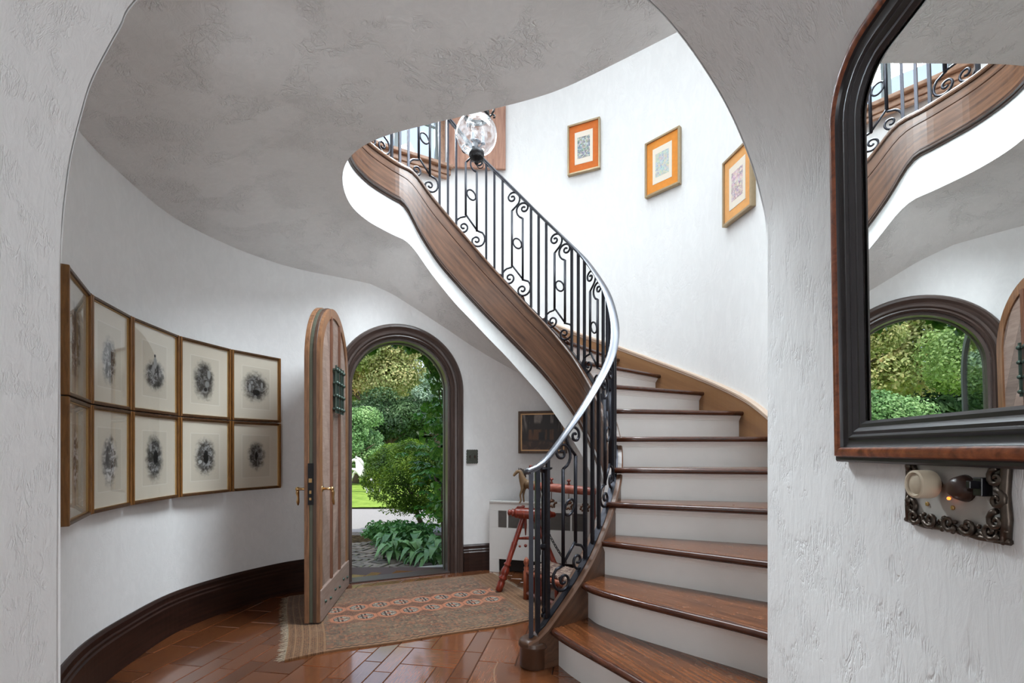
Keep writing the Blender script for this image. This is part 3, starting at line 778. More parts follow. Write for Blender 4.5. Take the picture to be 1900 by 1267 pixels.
# rail end: short downward lip at the newel
p = ipos(0); t = itan(0); mb = MB()
mb.tube([(p[0]-t[0]*d, p[1]-t[1]*d, zrail(0)-dz) for d, dz in ((-.01,0),(.006,.001),(.015,.006),(.020,.014))], [.019,.018,.014,.008], 10)
mb.build('handrail_end', M['railcap'], rail, smooth=True, world=True)
orn = [.25, .655, 1.03, 1.41, 1.745, 2.11, 2.497, 2.885, 3.30, 3.70]
while orn[-1]+.42 < SEND-.1: orn.append(orn[-1]+.405)
def spiral(cx, cz, r0, a0, turns, sgn, n=30, rend=.14):
    out = []; k = math.log(1/rend)
    for i in range(n+1):
        u = i/n; a = a0+sgn*2*pi*turns*u; r = r0*math.exp(-k*u); out.append((cx+r*cos(a), cz+r*sin(a)))
    return out
def panel(sc, bright):
    hw = .046; slope = (zrail(sc+.1)-zrail(sc-.1))/.2; slb = (ztop(sc+.1)-ztop(sc-.1))/.2
    def P3(u, z): q = ipos(sc+u); return Vector((q[0], q[1], z))
    B = lambda u: ztop(sc)+.009+slb*u
    T = lambda u: zrail(sc)-.012+slope*u
    mb = MB()
    def curve(pts): mb.tube([P3(u, z) for u, z in pts], .0078, 6)
    k = min(1.0, slb+.15)
    zh0, zl0 = B(hw)+.165+.02*k, B(-hw)+.160
    zh1, zl1 = T(hw)-.16-.02*k, T(-hw)-.155
    mb.box(-BW, BW, -BW, BW, zh0-.01, zh1, Matrix.Translation(P3(hw, 0)))
    mb.box(-BW, BW, -BW, BW, zl0-.01, zl1, Matrix.Translation(P3(-hw, 0)))
    curve([(hw, zh0), (-hw, zl0)])
    bh = (hw+.020, B(hw+.02)+.060); bl_ = (-hw+.002, B(-hw)+.066+.008*k)
    th = (hw-.004, T(hw)-.074); tl = (-hw-.010, T(-hw-.01)-.062)
    curve([(hw, zh0-.008), (hw+.004, bh[1]+.086)]+spiral(*bh, .086, R(92), 1.62, -1)[1:])
    curve([(-hw, zl0-.005)]+spiral(*bl_, .086, R(108), 1.62, 1)[1:])
    curve([(hw, zh1)]+spiral(*th, .080, R(-100), 1.62, -1)[1:])
    curve([(-hw, zl1)]+spiral(*tl, .080, R(-80), 1.62, 1)[1:])
    pn = mb.build('scroll_panel', M['iron'], rail, smooth=True, world=True)
    zc = (zh0+zh1+zl0+zl1)/4
    mb = MB(); mb.tube([P3(.036*cos(a), zc+.040*sin(a)+slope*.4*.036*cos(a)) for a in np.linspace(0, 2*pi, 21)[:-1]], .0068, 6, closed=True)
    rg = mb.build('ring', M['iron'], pn, smooth=True)
for i, sc in enumerate(orn): panel(sc, 0)
straights = [.012, .045, .105]
for a, b in zip(orn[:-1], orn[1:]):
    L = b-a
    for k in (1, 2, 3): straights.append(a+L*(.5+(k-2)*.178))
for s in straights[:2]:
    BW = .0115; bar_between(s, ztop(s)+.006, zrail(s)-.008)
BW = .0088
for s in straights[2:]: bar_between(s, ztop(s)+.006, zrail(s)-.008)
# turned newel post with a cap, standing behind the first balusters
nb = ipos(.10)+inrm(.10)*.0
nx, ny = .165, 2.425
mb = MB(); zt_ = zrail(.10)-.055; z0 = ztop(.10)+.006
prof = [(.016,z0),(.016,z0+.012),(.009,z0+.02),(.013,z0+.035),(.008,z0+.05),(.011,z0+.07),(.012,z0+.30),(.010,z0+.345),(.018,z0+.352),(.022,z0+.362),(.018,z0+.372),(.010,z0+.38),(.013,z0+.40),(.009,z0+.42),(.012,z0+.44),(.0125,zt_-.15),(.009,zt_-.13),(.014,zt_-.115),(.010,zt_-.10),(.014,zt_-.02),(.022,zt_-.012),(.030,zt_-.008),(.045,zt_),(.045,zt_+.008),(.01,zt_+.010)]
mb.lathe(prof, 16, Matrix.Translation((nx, ny, 0))); mb.build('newel_post', M['iron'], rail, smooth=True, world=True).data.set_sharp_from_angle(angle=R(40))

# ------------------------------------------------------------------ FRONT DOOR LEAF (open into the room)
hinge = np.array([-1.325, 3.755]); latch = np.array([-1.211, 2.915]); dv = latch-hinge; LW = float(np.hypot(*dv)); ang = math.atan2(dv[1], dv[0])
leaf = thing('front_door', 'open arched wooden front door leaf with small iron grille and chevron boards', 'door', (hinge[0], hinge[1], .018), ang)
# local: x along width from hinge, +y = face seen from the camera (room right side), thickness towards -y
LSP = 1.655; LR = LW/2; LH = LSP+LR
def leafpoly(ins=0.0, z0=0.0, n=28):
    r = LR-ins; c = LW/2
    return [(ins, z0+ins*0), (LW-ins, z0+ins*0)]+[(c+r*cos(a), LSP+r*sin(a)) for a in np.linspace(0, pi, n)]
XZ = Matrix(((1,0,0,0),(0,0,-1,0),(0,1,0,0),(0,0,0,1)))      # (x,y)->(x,z), h -> -y
def slab(ins, y0, y1, name, mat, par=leaf, bevel=.003):
    mb = MB(); mb.prism(leafpoly(ins), -y1, -y0, XZ); return mb.build(name, mat, par, bevel=bevel)
slab(.0, -.085, -.056, 'door_outer_layer', M['doorframe'])
slab(.006, -.056, -.034, 'weather_strip', M['strip'])
slab(.002, -.034, -.012, 'door_core', M['doordark'])
# perimeter frame ring on the face
mb = MB(); o1 = leafpoly(.004)[2:]; r_in = .062
def ring_path(ins): 
    r = LR-ins; c = LW/2
    return [(c+r, .0), (c+r, LSP*.5)]+[(c+r*cos(a), LSP+r*sin(a)) for a in np.linspace(0, pi, 28)]+[(c-r, LSP*.5), (c-r, 0)]
pa, pb = ring_path(.006), ring_path(.006+r_in)
for (a, b) in zip(pa, pb): mb.v += [(a[0],-.012,a[1]),(a[0],.008,a[1]),(b[0],.008,b[1]),(b[0],-.012,b[1])]
for i in range(len(pa)-1):
    a, b = i*4, i*4+4; mb.f += [(a,b,b+1,a+1),(a+1,b+1,b+2,a+2),(a+2,b+2,b+3,a+3)]
mb.f += [(0,1,2,3)]
mb.build('door_frame_rail', M['doorframe'], leaf)
mb = MB(); mb.box(.012, LW-.012, -.012, .016, .0, .20); rb = mb.build('bottom_rail', M['doorface'], leaf, bevel=.006)
for i in range(6):
    mb = MB(); mb.ball((.10+i*(LW-.2)/5, .018, .085+.02*(i%2)), .011, 8, 5); mb.build('stud', M['verdigris'], rb, smooth=True)
b1, b2 = LW*.36, LW*.64; bwid = .030
def clip(poly, f):
    out = []; n = len(poly)
    for i in range(n):
        a, b = poly[i], poly[(i+1)%n]; fa, fb = f(a), f(b)
        if fa >= 0: out.append(a)
        if (fa >= 0) != (fb >= 0):
            t = fa/(fa-fb); out.append((a[0]+(b[0]-a[0])*t, a[1]+(b[1]-a[1])*t))
    return out
inner_r = LR-.006-r_in
def arch_limit(x): 
    d = x-LW/2; return LSP+math.sqrt(max(.0001, inner_r**2-d*d))
for bx in (b1, b2):
    mb = MB(); mb.box(bx-bwid/2, bx+bwid/2, -.012, .014, .20, arch_limit(bx)+.01); bt = mb.build('batten', M['doorbatten'], leaf, bevel=.003)
    for zc in (.45, .80, 1.15, 1.75):
        m2 = MB(); m2.ball((bx-bwid/2-.014, .0, zc), .009, 8, 5); m2.build('stud', M['verdigris'], bt, smooth=True)
xs = [(.068, b1-bwid/2), (b1+bwid/2, b2-bwid/2), (b2+bwid/2, LW-.068)]
for pi_, (x0, x1) in enumerate(xs):
    sl = 2.3; w = .118; hgt = w*math.sqrt(1+sl*sl); sg = 1 if pi_ != 1 else -1
    c = LW/2
    k = -4
    while True:
        base = .2+k*hgt; k += 1
        if base > 2.2: break
        # strip between lines z = base + sg*sl*(x-x0) and + hgt
        xa, xb = x0, x1
        off_ = 0 if sg > 0 else sl*(x1-x0)
        q = [(xa, base+off_+.002), (xb, base+off_+sg*sl*(xb-xa)+.002), (xb, base+off_+hgt+sg*sl*(xb-xa)-.002), (xa, base+off_+hgt-.002)]
        q = clip(q, lambda p: p[1]-.20)
        if pi_ == 1:
            pass
        for a in np.linspace(.15, pi-.15, 9):
            ca, sa = cos(a), sin(a)
            if q: q = clip(q, lambda p: inner_r+.01-((p[0]-c)*ca+(p[1]-LSP)*sa) if True else 0)
        if len(q) < 3: continue
        area = abs(sum(q[i][0]*q[(i+1)%len(q)][1]-q[(i+1)%len(q)][0]*q[i][1] for i in range(len(q))))/2
        if area < .0006: continue
        mb = MB(); mb.prism(q, .012, .001, XZ); mb.build('board', M['doorface'], leaf)
# grille in the middle panel
gz0, gz1 = 1.34, 1.67; gx0, gx1 = LW*.5-.115, LW*.5+.115
mb = MB(); mb.box(gx0+.02, gx1-.02, -.005, .006, gz0+.02, gz1-.02); gp = mb.build('grille_backing', flat('opening_shade', lin((20,18,17)), .3), leaf)  # solid dark plate; its colour stands in for shade in the grille opening
mb = MB()
for x in (gx0+.01, gx0+.075, gx1-.075, gx1-.01): mb.box(x-.006, x+.006, .028, .04, gz0, gz1)
for z in (gz0+.03, gz0+.12, gz1-.12, gz1-.03):
    mb.box(gx0-.012, gx1+.012, .02, .032, z-.006, z+.006)
    for x in (gx0+.01, gx0+.075, gx1-.075, gx1-.01): mb.ball((x, .04, z), .013, 8, 5)
for x in (gx0, gx1):
    for z in (gz0+.03, gz1-.03): mb.box(x-.006, x+.006, .0, .03, z-.006, z+.006)
mb.build('grille', M['verdigris'], leaf)
# lever handles both sides, lock plate on the edge
def lever(y, sg, name):
    mb = MB(); X = LW-.065; Z = .835
    mb.ball((X, y, Z), .020, 12, 6, (1,.35,1)); mb.tube([(X,y,Z),(X,y+sg*.03,Z),(X,y+sg*.055,Z)], [.009,.008,.011], 8)
    mb.ball((X, y+sg*.058, Z), .014, 10, 6)
    mb.tube([(X,y+sg*.058,Z),(X-.012,y+sg*.062,Z-.025),(X-.018,y+sg*.06,Z-.055),(X-.02,y+sg*.062,Z-.085),(X-.03,y+sg*.064,Z-.105)], [.008,.011,.007,.010,.005], 8)
    mb.build(name, M['brass'], leaf, smooth=True)
lever(.008, 1, 'lever_handle'); lever(-.085, -1, 'lever_handle')
mb = MB(); mb.box(LW-.002, LW+.004, -.062, -.028, .74, 1.0); lp = mb.build('lock_plate', M['blackmetal'], leaf)
mb = MB(); mb.box(LW+.004, LW+.010, -.055, -.036, .88, .905); mb.box(LW+.004, LW+.007, -.052, -.04, .81, .83); mb.box(LW+.004, LW+.007, -.052, -.04, .77, .785); mb.build('latch', M['brass'], lp)
# arched storm door standing open outside
sd = thing('storm_door', 'grey arched storm door with glass, swung open outside the front doorway', 'door', dpt(-.01, .14, 0), math.atan2(.942, -.335))
mb = MB(); SW = .86; SR = SW/2
def sp(ins):
    r = SR-ins; c = SW/2
    return [(c+r,0+ins),(c+r,1.0)]+[(c+r*cos(a), 1.60+r*sin(a)) for a in np.linspace(0, pi, 24)]+[(c-r,1.0),(c-r,0+ins)]
pa, pb = sp(.0), sp(.07); n = len(pa)
for (a, b) in zip(pa, pb): mb.v += [(a[0],-.015,a[1]),(a[0],.015,a[1]),(b[0],.015,b[1]),(b[0],-.015,b[1])]
for i in range(n):
    a, b = i*4, ((i+1)%n)*4; mb.f += [(a,b,b+1,a+1),(a+1,b+1,b+2,a+2),(a+2,b+2,b+3,a+3),(a+3,b+3,b,a)]
mb.build('storm_frame', flat('grey_paint', lin((120,120,116)), .4), sd)
mb = MB(); mb.prism(sp(.065), -.003, .003, XZ); mb.build('glass_pane', M['winglass'], sd)

# ------------------------------------------------------------------ RUG
ru = np.array([.911, .413]); rv = np.array([-.413, .911]); RO = np.array([-1.181, 2.42]); RL, RWD = 1.63, 1.17
def rug_mat():
    g = G('bokhara_rug', rough=.95, spec=.1); c = g.coord('UV'); x, y, _ = g.xyz(c)
    n = g.noise(c, 260, 3); n2 = g.noise(c, 9, 4); v1 = g.voro(c, 42, 'F1', 'Distance', .2); v2 = g.voro(c, 95, 'F1', 'Distance', .4)
    # repeating small border motifs
    base = g.mix(g.lin(v1, .25, .5), lin((136,84,56)), lin((66,46,38)))
    base = g.mix(g.lin(v2, .38, .6), base, lin((142,116,90)))
    vc = g.voro(c, 70, 'F1', 'Color', .55); cr_, cg_, cb_ = g.xyz(vc)
    cells = g.ramp(cr_, [(.0, lin((52,38,34))), (.3, lin((92,66,50))), (.5, lin((142,82,54))), (.7, lin((84,78,66))), (.9, lin((160,132,102)))], 'CONSTANT')
    base = g.mix(.6, base, cells)
    abr = g.lin(g.noise(g.mp(c, sc=(1,3,1)), 3.2, 3), .4, .62); base = g.mix(g.math('MULTIPLY', abr, .35), base, lin((120,112,92)))
    # stripes of borders running round
    ex = g.math('MINIMUM', x, g.math('SUBTRACT', RL, x)); ey = g.math('MINIMUM', y, g.math('SUBTRACT', RWD, y))
    e = g.math('MINIMUM', ex, ey)
    band = g.math('FRACT', g.math('MULTIPLY', e, 12.5))
    bm = g.lin(g.math('ABSOLUTE', g.math('SUBTRACT', band, .5)), .36, .46)
    base = g.mix(g.math('MULTIPLY', bm, .28), base, lin((60,46,38)))
    base = g.mix(g.math('MULTIPLY', g.lin(g.noise(c, 55, 2), .45, .6), .5), base, lin((92,86,74)))
    base = g.mix(g.math('MULTIPLY', g.lin(g.noise(g.mp(c, loc=(5,2,0)), 34, 3), .5, .62), .55), base, lin((140,92,68)))
    zig = g.math('ABSOLUTE', g.math('SUBTRACT', g.math('FRACT', g.math('MULTIPLY', x, 24.0)), .5))
    zg = g.math('LESS_THAN', g.math('ABSOLUTE', g.math('SUBTRACT', e, g.math('ADD', .018, g.math('MULTIPLY', zig, .03)))), .006)
    edge = g.math('LESS_THAN', e, .045)
    base = g.mix(g.math('MULTIPLY', edge, .85), base, lin((138,104,76)))
    base = g.mix(g.math('MULTIPLY', g.math('MULTIPLY', edge, zg), .9), base, lin((48,36,30)))
    # field with two rows of octagons
    fx0, fx1, fy0, fy1 = .235, 1.44, .40, .785
    inf = g.math('MULTIPLY', g.math('MULTIPLY', g.lin(x, fx0-.004, fx0+.004), g.math('SUBTRACT', 1, g.lin(x, fx1-.004, fx1+.004))),
                 g.math('MULTIPLY', g.lin(y, fy0-.02, fy0+.02), g.math('SUBTRACT', 1, g.lin(y, fy1-.02, fy1+.02))))
    P = .1475
    def oct_(yc, xo):
        u = g.math('SUBTRACT', g.math('MULTIPLY', g.math('FRACT', g.math('DIVIDE', g.math('SUBTRACT', x, xo-P/2), P)), P), P/2)
        au = g.math('ABSOLUTE', u); av = g.math('ABSOLUTE', g.math('SUBTRACT', y, yc))
        d = g.math('MAXIMUM', g.math('MAXIMUM', au, g.math('MULTIPLY', av, 1.0)), g.math('MULTIPLY', g.math('ADD', au, av), .72))
        mn = g.math('MINIMUM', au, av); return d, mn
    d1, m1 = oct_(.49, .31); d2, m2 = oct_(.685, .288)
    d = g.math('MINIMUM', d1, d2); mn = g.math('MINIMUM', m1, m2)
    halo = g.lin(g.math('MULTIPLY', d, -1.0), -.078, -.066)
    fieldc = g.mix(halo, g.mix(g.lin(v2, .3, .5), lin((128,88,62)), lin((92,62,48))), lin((168,108,80)))
    octc = g.mix(g.lin(v2, .35, .5), lin((70,74,80)), lin((166,158,140)))
    octc = g.mix(g.lin(mn, .004, .0075), lin((60,44,40)), octc)
    fieldc = g.mix(g.math('LESS_THAN', d, .050), fieldc, lin((60,50,48)))
    fieldc = g.mix(g.math('LESS_THAN', d, .046), fieldc, octc)
    fieldc = g.mix(g.math('LESS_THAN', d, .016), fieldc, lin((150,92,70)))
    base = g.mix(inf, base, fieldc)
    # darker end panels with stripes
    endm = g.math('LESS_THAN', ex, .20)
    st = g.lin(g.math('ABSOLUTE', g.math('SUBTRACT', g.math('FRACT', g.math('MULTIPLY', x, 26.0)), .5)), .36, .46)
    endc = g.mix(st, g.mix(g.lin(v2, .3, .6), lin((84,54,34)), lin((134,96,62))), lin((146,112,80)))
    base = g.mix(g.math('MULTIPLY', endm, .8), base, endc)
    base = g.mix(g.math('MULTIPLY', g.lin(n2, .45, .75), .35), base, lin((150,122,98)))
    base = g.mix(.35, base, g.mix(n, (.05,.04,.03), (.5,.42,.34)), 'OVERLAY')
    g.set('Base Color', base); g.set('Sheen Weight', .2); g.bump(g.math('ADD', n, g.math('MULTIPLY', v2, .5)), .5, .004); return g.m
rug = thing('persian_rug', 'worn brown oriental runner rug with two rows of octagons by the front door', 'rug', (RO[0], RO[1], 0))
NX, NY = 64, 44; mb = MB()
for t_ in (1, 0):
    for i in range(NX+1):
        for j in range(NY+1):
            x, y = RL*i/NX, RWD*j/NY
            wx = x; wy = y+ (.018*sin(x*4.1+.4)+.008*sin(x*9))*(1-j/NY)*1.0+.010*sin(x*3)*(j/NY)
            wx += .012*sin(y*5.0)*(1-i/NX)+ .02*(1-y/RWD)*(i/NX)
            if i/NX > .9: wx += 0
            p = RO+ru*wx+rv*wy
            h = .004+ (.0045 if t_ else 0)+.0022*max(0, sin(x*7+y*5))
            mb.v.append((p[0]-RO[0], p[1]-RO[1], h if t_ else .0005))
uv = []
def ix(t_, i, j): return (0 if t_ else 1)*(NX+1)*(NY+1)+i*(NY+1)+j
for i in range(NX):
    for j in range(NY):
        mb.f.append((ix(1,i,j), ix(1,i+1,j), ix(1,i+1,j+1), ix(1,i,j+1)))
        uv += [(RL*a/NX, RWD*b/NY) for a, b in ((i,j),(i+1,j),(i+1,j+1),(i,j+1))]
def side(lst, flip):
    for (a, b) in zip(lst[:-1], lst[1:]):
        f = (ix(1,*a), ix(0,*a), ix(0,*b), ix(1,*b)); mb.f.append(f if not flip else f[::-1]); q = [(RL*c[0]/NX, RWD*c[1]/NY) for c in (a,a,b,b)]; uv.extend(q if not flip else q[::-1])
side([(i,0) for i in range(NX+1)], 0); side([(i,NY) for i in range(NX+1)], 1); side([(0,j) for j in range(NY+1)], 1); side([(NX,j) for j in range(NY+1)], 0)
mb.uv['uv'] = uv
mb.build('rug_pile', rug_mat(), rug)
M['fringe'] = flat('fringe_cream', lin((176,160,138)), .9)
for end in (0, 1):
    mb = MB(); rf = random.Random(3+end)
    for k in range(330):
        y = RWD*(k+rf.random()*.6)/330; x = 0 if end == 0 else RL
        xx = x+.012*sin(y*5.0)*(1-end)+ .02*(1-y/RWD)*end; a = (pi if end == 0 else 0)+rf.uniform(-.6, .6); L = rf.uniform(.02, .055)
        yy = y+((.018*sin(x*4.1+.4)+.008*sin(x*9))*(1-y/RWD)+.010*sin(x*3)*(y/RWD))
        p0 = ru*xx+rv*yy; p1 = p0+(ru*cos(a)+rv*sin(a))*L*.5; p2 = p1+(ru*cos(a+rf.uniform(-.7,.7))+rv*sin(a))*L*.5; w = rv*.0012
        b = len(mb.v)
        for (q, h) in ((p0,.006),(p1,.005),(p2,.002)): mb.v += [(q[0]-w[0],q[1]-w[1],h),(q[0]+w[0],q[1]+w[1],h)]
        mb.f += [(b,b+1,b+3,b+2),(b+2,b+3,b+5,b+4)]
    tag(mb.build('fringe', M['fringe'], rug), kind='stuff')

# ------------------------------------------------------------------ PICTURES
def ell(g, x, y, cx, cy, rx, ry, soft=.25, nz=None):
    a = g.math('DIVIDE', g.math('SUBTRACT', x, cx), rx); b = g.math('DIVIDE', g.math('SUBTRACT', y, cy), ry)
    d = g.math('SQRT', g.math('ADD', g.math('MULTIPLY', a, a), g.math('MULTIPLY', b, b)))
    if nz is not None: d = g.math('ADD', d, nz)
    return g.math('SUBTRACT', 1, g.lin(d, 1-soft, 1+soft))
def rectm(g, x, y, x0, x1, y0, y1, s=.0008):
    return g.math('MULTIPLY', g.math('MULTIPLY', g.lin(x, x0-s, x0+s), g.math('SUBTRACT', 1, g.lin(x, x1-s, x1+s))), g.math('MULTIPLY', g.lin(y, y0-s, y0+s), g.math('SUBTRACT', 1, g.lin(y, y1-s, y1+s))))
def engraving(seed, vig, shapes, tone=.12):
    """local x across, z up; vignette (cx,cy,rx,ry); shapes: (kind, cx, cy, rx, ry, value)"""
    g = G('engraving_%d' % seed, rough=.8, spec=.2); c = g.coord(); x, _, y = g.xyz(c)
    paper = lin((214,206,190)); c2 = g.mp(c, loc=(seed*3.1, 0, seed*1.7))
    pl = rectm(g, x, y, -.107, .107, -.155, .150); col = g.mix(pl, paper, lin((222,216,204)))
    pl2 = rectm(g, x, y, -.103, .103, -.151, .146); col = g.mix(pl2, col, lin((206,198,182)))
    n = g.noise(c2, 34, 5, .65, .6); n3 = g.noise(c2, 110, 3, .6)
    vig = (vig[0], vig[1], vig[2]*1.35, vig[3]*1.3)
    v = ell(g, x, y, *vig, soft=.35, nz=g.math('MULTIPLY', g.math('SUBTRACT', n, .5), .8))
    ink = g.ramp(g.math('ADD', g.math('MULTIPLY', n, .75), g.math('MULTIPLY', n3, .25)), [(.42, (tone*.15,)*3), (.5, (tone*.8,)*3), (.60, (tone*3.4,)*3)])
    col = g.mix(g.math('MULTIPLY', v, .93), col, ink)
    for (cx, cy, rx, ry, val) in shapes:
        val = val*.6
        m = ell(g, x, y, cx*1.2, cy*1.15, rx, ry, .18, g.math('MULTIPLY', g.math('SUBTRACT', n3, .5), .6)); col = g.mix(m, col, (val, val, val*.96))
    g.set('Base Color', col); return g.m
FH = .482
def make_print(loc, rz, w, mat, label, first=False, row=0):
    # local: x across the picture, -y towards viewer, z up
    t = thing('framed_print', label, 'picture', loc, rz, 'engraved prints in two rows on the curved wall')
    h = FH; f = .014
    mb = MB(); mb.box(-w/2+f*.6, w/2-f*.6, -.012, -.006, -h/2+f*.6, h/2-f*.6); mb.build('print_sheet', mat, t)
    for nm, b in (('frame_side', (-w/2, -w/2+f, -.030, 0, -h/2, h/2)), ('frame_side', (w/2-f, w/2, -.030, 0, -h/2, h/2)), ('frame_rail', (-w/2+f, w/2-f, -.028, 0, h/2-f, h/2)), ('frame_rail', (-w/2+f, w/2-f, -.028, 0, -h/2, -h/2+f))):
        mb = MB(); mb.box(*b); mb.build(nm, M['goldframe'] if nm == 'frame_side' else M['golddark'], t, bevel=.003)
    mb = MB(); fi = .004
    for b in ((-w/2+f, -w/2+f+fi), (w/2-f-fi, w/2-f)): mb.box(b[0], b[1], -.020, -.012, -h/2+f, h/2-f)
    for b in ((h/2-f-fi, h/2-f), (-h/2+f, -h/2+f+fi)): mb.box(-w/2+f, w/2-f, -.020, -.012, b[0], b[1])
    mb.build('gilt_fillet', M['brass'], t)
    mb = MB(); mb.box(-w/2+f, w/2-f, -.016, -.015, -h/2+f, h/2-f); mb.build('glass_pane', M['glass'], t)
    return t
fx = [(127,490),(170.5,411),(246,352),(334,301),(430,266),(522,241)]
K = .975
pts = []
for x, s in fx:
    Y = 865*K/s; pts.append(((x-950)*Y/865, Y))
zc_top, zc_bot = 1.1+.2935*K*.0+ .0, 0
# vertical extents: rows meet at z ~ 1.1+.21*K ; derived from equal heights
zmid = 1.1+ (835-735)/490*K; ztp = 1.1+348/490*K; zbt = 1.1-142/490*K
descr = [
 ('top', 'a pale interior, almost edge-on, far left of the top row', ((0,.0,.055,.11), [(0,.03,.03,.07,.25)], .22)),
 ('top', 'a bent man, second from left in the top row', ((-.005,-.02,.04,.075), [(.0,.045,.010,.012,.05),(.005,.0,.014,.035,.06),(-.02,-.05,.012,.03,.10)], .16)),
 ('top', 'a pale figure standing above steps, third in the top row', ((.0,-.03,.058,.055), [(.0,.068,.008,.010,.05),(.002,.035,.014,.032,.62),(-.012,.0,.012,.028,.55),(.02,.0,.008,.03,.1)], .11)),
 ('top', 'a dark interior and a bright window, fourth in the top row', ((-.01,.0,.050,.085), [(.022,.035,.012,.028,.5),(.01,-.02,.016,.02,.4),(.0,-.05,.012,.012,.03)], .05)),
 ('top', 'two men at a dark table, rightmost in the top row', ((-.005,.005,.062,.072), [(-.028,.03,.010,.012,.45),(-.04,.0,.010,.03,.5),(.035,.02,.008,.022,.5),(.0,-.03,.03,.02,.02)], .06)),
 ('bottom', 'one faint figure, almost edge-on, far left of bottom row', ((.0,.0,.03,.09), [(0,.05,.012,.015,.2)], .3)),
 ('bottom', 'two gentlemen, second from left in the bottom row', ((.0,-.01,.045,.08), [(-.015,.04,.010,.012,.06),(-.018,.0,.014,.035,.08),(.018,.02,.010,.012,.5)], .2)),
 ('bottom', 'a seated man by a window, third in bottom row', ((-.005,.0,.048,.088), [(-.032,.05,.008,.024,.5),(.008,.045,.008,.010,.45),(.005,.0,.020,.04,.02)], .09)),
 ('bottom', 'a man holding a white sheet, fourth in bottom row', ((.0,.0,.050,.082), [(.0,.045,.008,.011,.5),(.003,-.005,.018,.045,.02),(-.032,-.028,.014,.012,.7)], .10)),
 ('bottom', 'a dark figure with folded arms, rightmost in bottom row', ((.0,.0,.042,.068), [(.0,.035,.008,.010,.35),(.0,.0,.012,.03,.03),(.008,-.04,.005,.025,.3)], .08))]
for row, (za, zb_) in enumerate(((zmid, ztp), (zbt, zmid))):
    for i in range(5):
        a = np.array(pts[i]); b = np.array(pts[i+1]); c = (a+b)/2; d = b-a; L = np.hypot(*d); rz = math.atan2(d[1], d[0])
        # wall is to the left of the direction of travel; viewer on the right (-y local)
        nrm = np.array([-d[1], d[0]])/L
        _, desc, (vig, shp, tone) = descr[row*5+i]
        c = c+nrm*.028
        make_print((c[0], c[1], (za+zb_)/2), rz, L-.006, engraving(row*5+i+1, vig, shp, tone), 'gilt framed engraving of '+desc)
FHH = (ztp-zmid)
# small pictures up the stair wall
def small_pic(x, y, z, w, h, velvet, art, label, lift=.035):
    s = onear(x, y); p = opos(s); nn = onrm(s); rz = math.atan2(nn[1], nn[0])-pi/2
    t = thing('framed_print', label, 'picture', (p[0]-nn[0]*.012, p[1]-nn[1]*.012, z), rz, 'small orange-mounted pictures on the stair wall')
    f = .018
    for nm, b in (('frame_side', (-w/2, -w/2+f, -lift, .005, -h/2, h/2)), ('frame_side', (w/2-f, w/2, -lift, .005, -h/2, h/2)), ('frame_rail', (-w/2+f, w/2-f, -lift, .005, h/2-f, h/2)), ('frame_rail', (-w/2+f, w/2-f, -lift, .005, -h/2, -h/2+f))):
        mb = MB(); mb.box(*b); mb.build(nm, M['champagne'], t, bevel=.003)
    mb = MB(); mb.box(-w/2+f, w/2-f, -.022, -.010, -h/2+f, h/2-f); mb.build('velvet_mount', velvet, t)
    a, b = w*.24, h*.29; mb = MB(); mb.box(-a-.012, a+.012, -.0245, -.022, -b-.015, b+.015); mb.build('inner_mount', M['papermount'], t)
    a, b = w*.19, h*.21; mb = MB(); mb.box(-a, a, -.0255, -.0245, -b, b); mb.build('picture_sheet', art, t)
M['champagne'] = flat('champagne_frame', lin((170,150,120)), .35, .6, scale=40)
M['papermount'] = flat('cream_mount', lin((232,222,206)), .8, var=.02)
def velvetm(c): 
    g = G('velvet', rough=.95); n = g.noise(g.coord(), 30, 5); g.set('Base Color', g.mix(n, tuple(x*.85 for x in lin(c)), tuple(min(1, x*1.15) for x in lin(c)))); g.set('Sheen Weight', .4); return g.m
def miniart(seed, a, b, c):
    g = G('miniature_%d' % seed, rough=.8); co_ = g.mp(g.coord(), loc=(seed, seed, seed)); n = g.noise(co_, 45, 4, .7, 1); v = g.voro(co_, 60, 'F1', 'Color')
    col = g.ramp(n, [(.4, lin(a)), (.5, lin(b)), (.6, lin(c))]); g.set('Base Color', g.mix(.15, col, v)); return g.m
small_pic(.71, 4.65, 1.1+(835-272)*4.62/865, .33, .50, velvetm((206,106,32)), miniart(1,(96,104,108),(150,160,160),(206,208,200)), 'small picture in orange velvet mount, leftmost and furthest up the stair wall')
small_pic(1.365, 4.19, 1.1+(835-300)*4.15/865, .34, .50, velvetm((224,140,44)), miniart(2,(150,170,176),(196,206,204),(214,200,160)), 'small picture in amber mount, the middle one of three on the stair wall')
small_pic(1.70, 3.46, 1.1+(835-332)*3.40/865, .34, .50, velvetm((226,158,78)), miniart(3,(150,130,150),(214,190,184),(226,214,204)), 'small picture in pale amber mount, half hidden behind the arch edge')
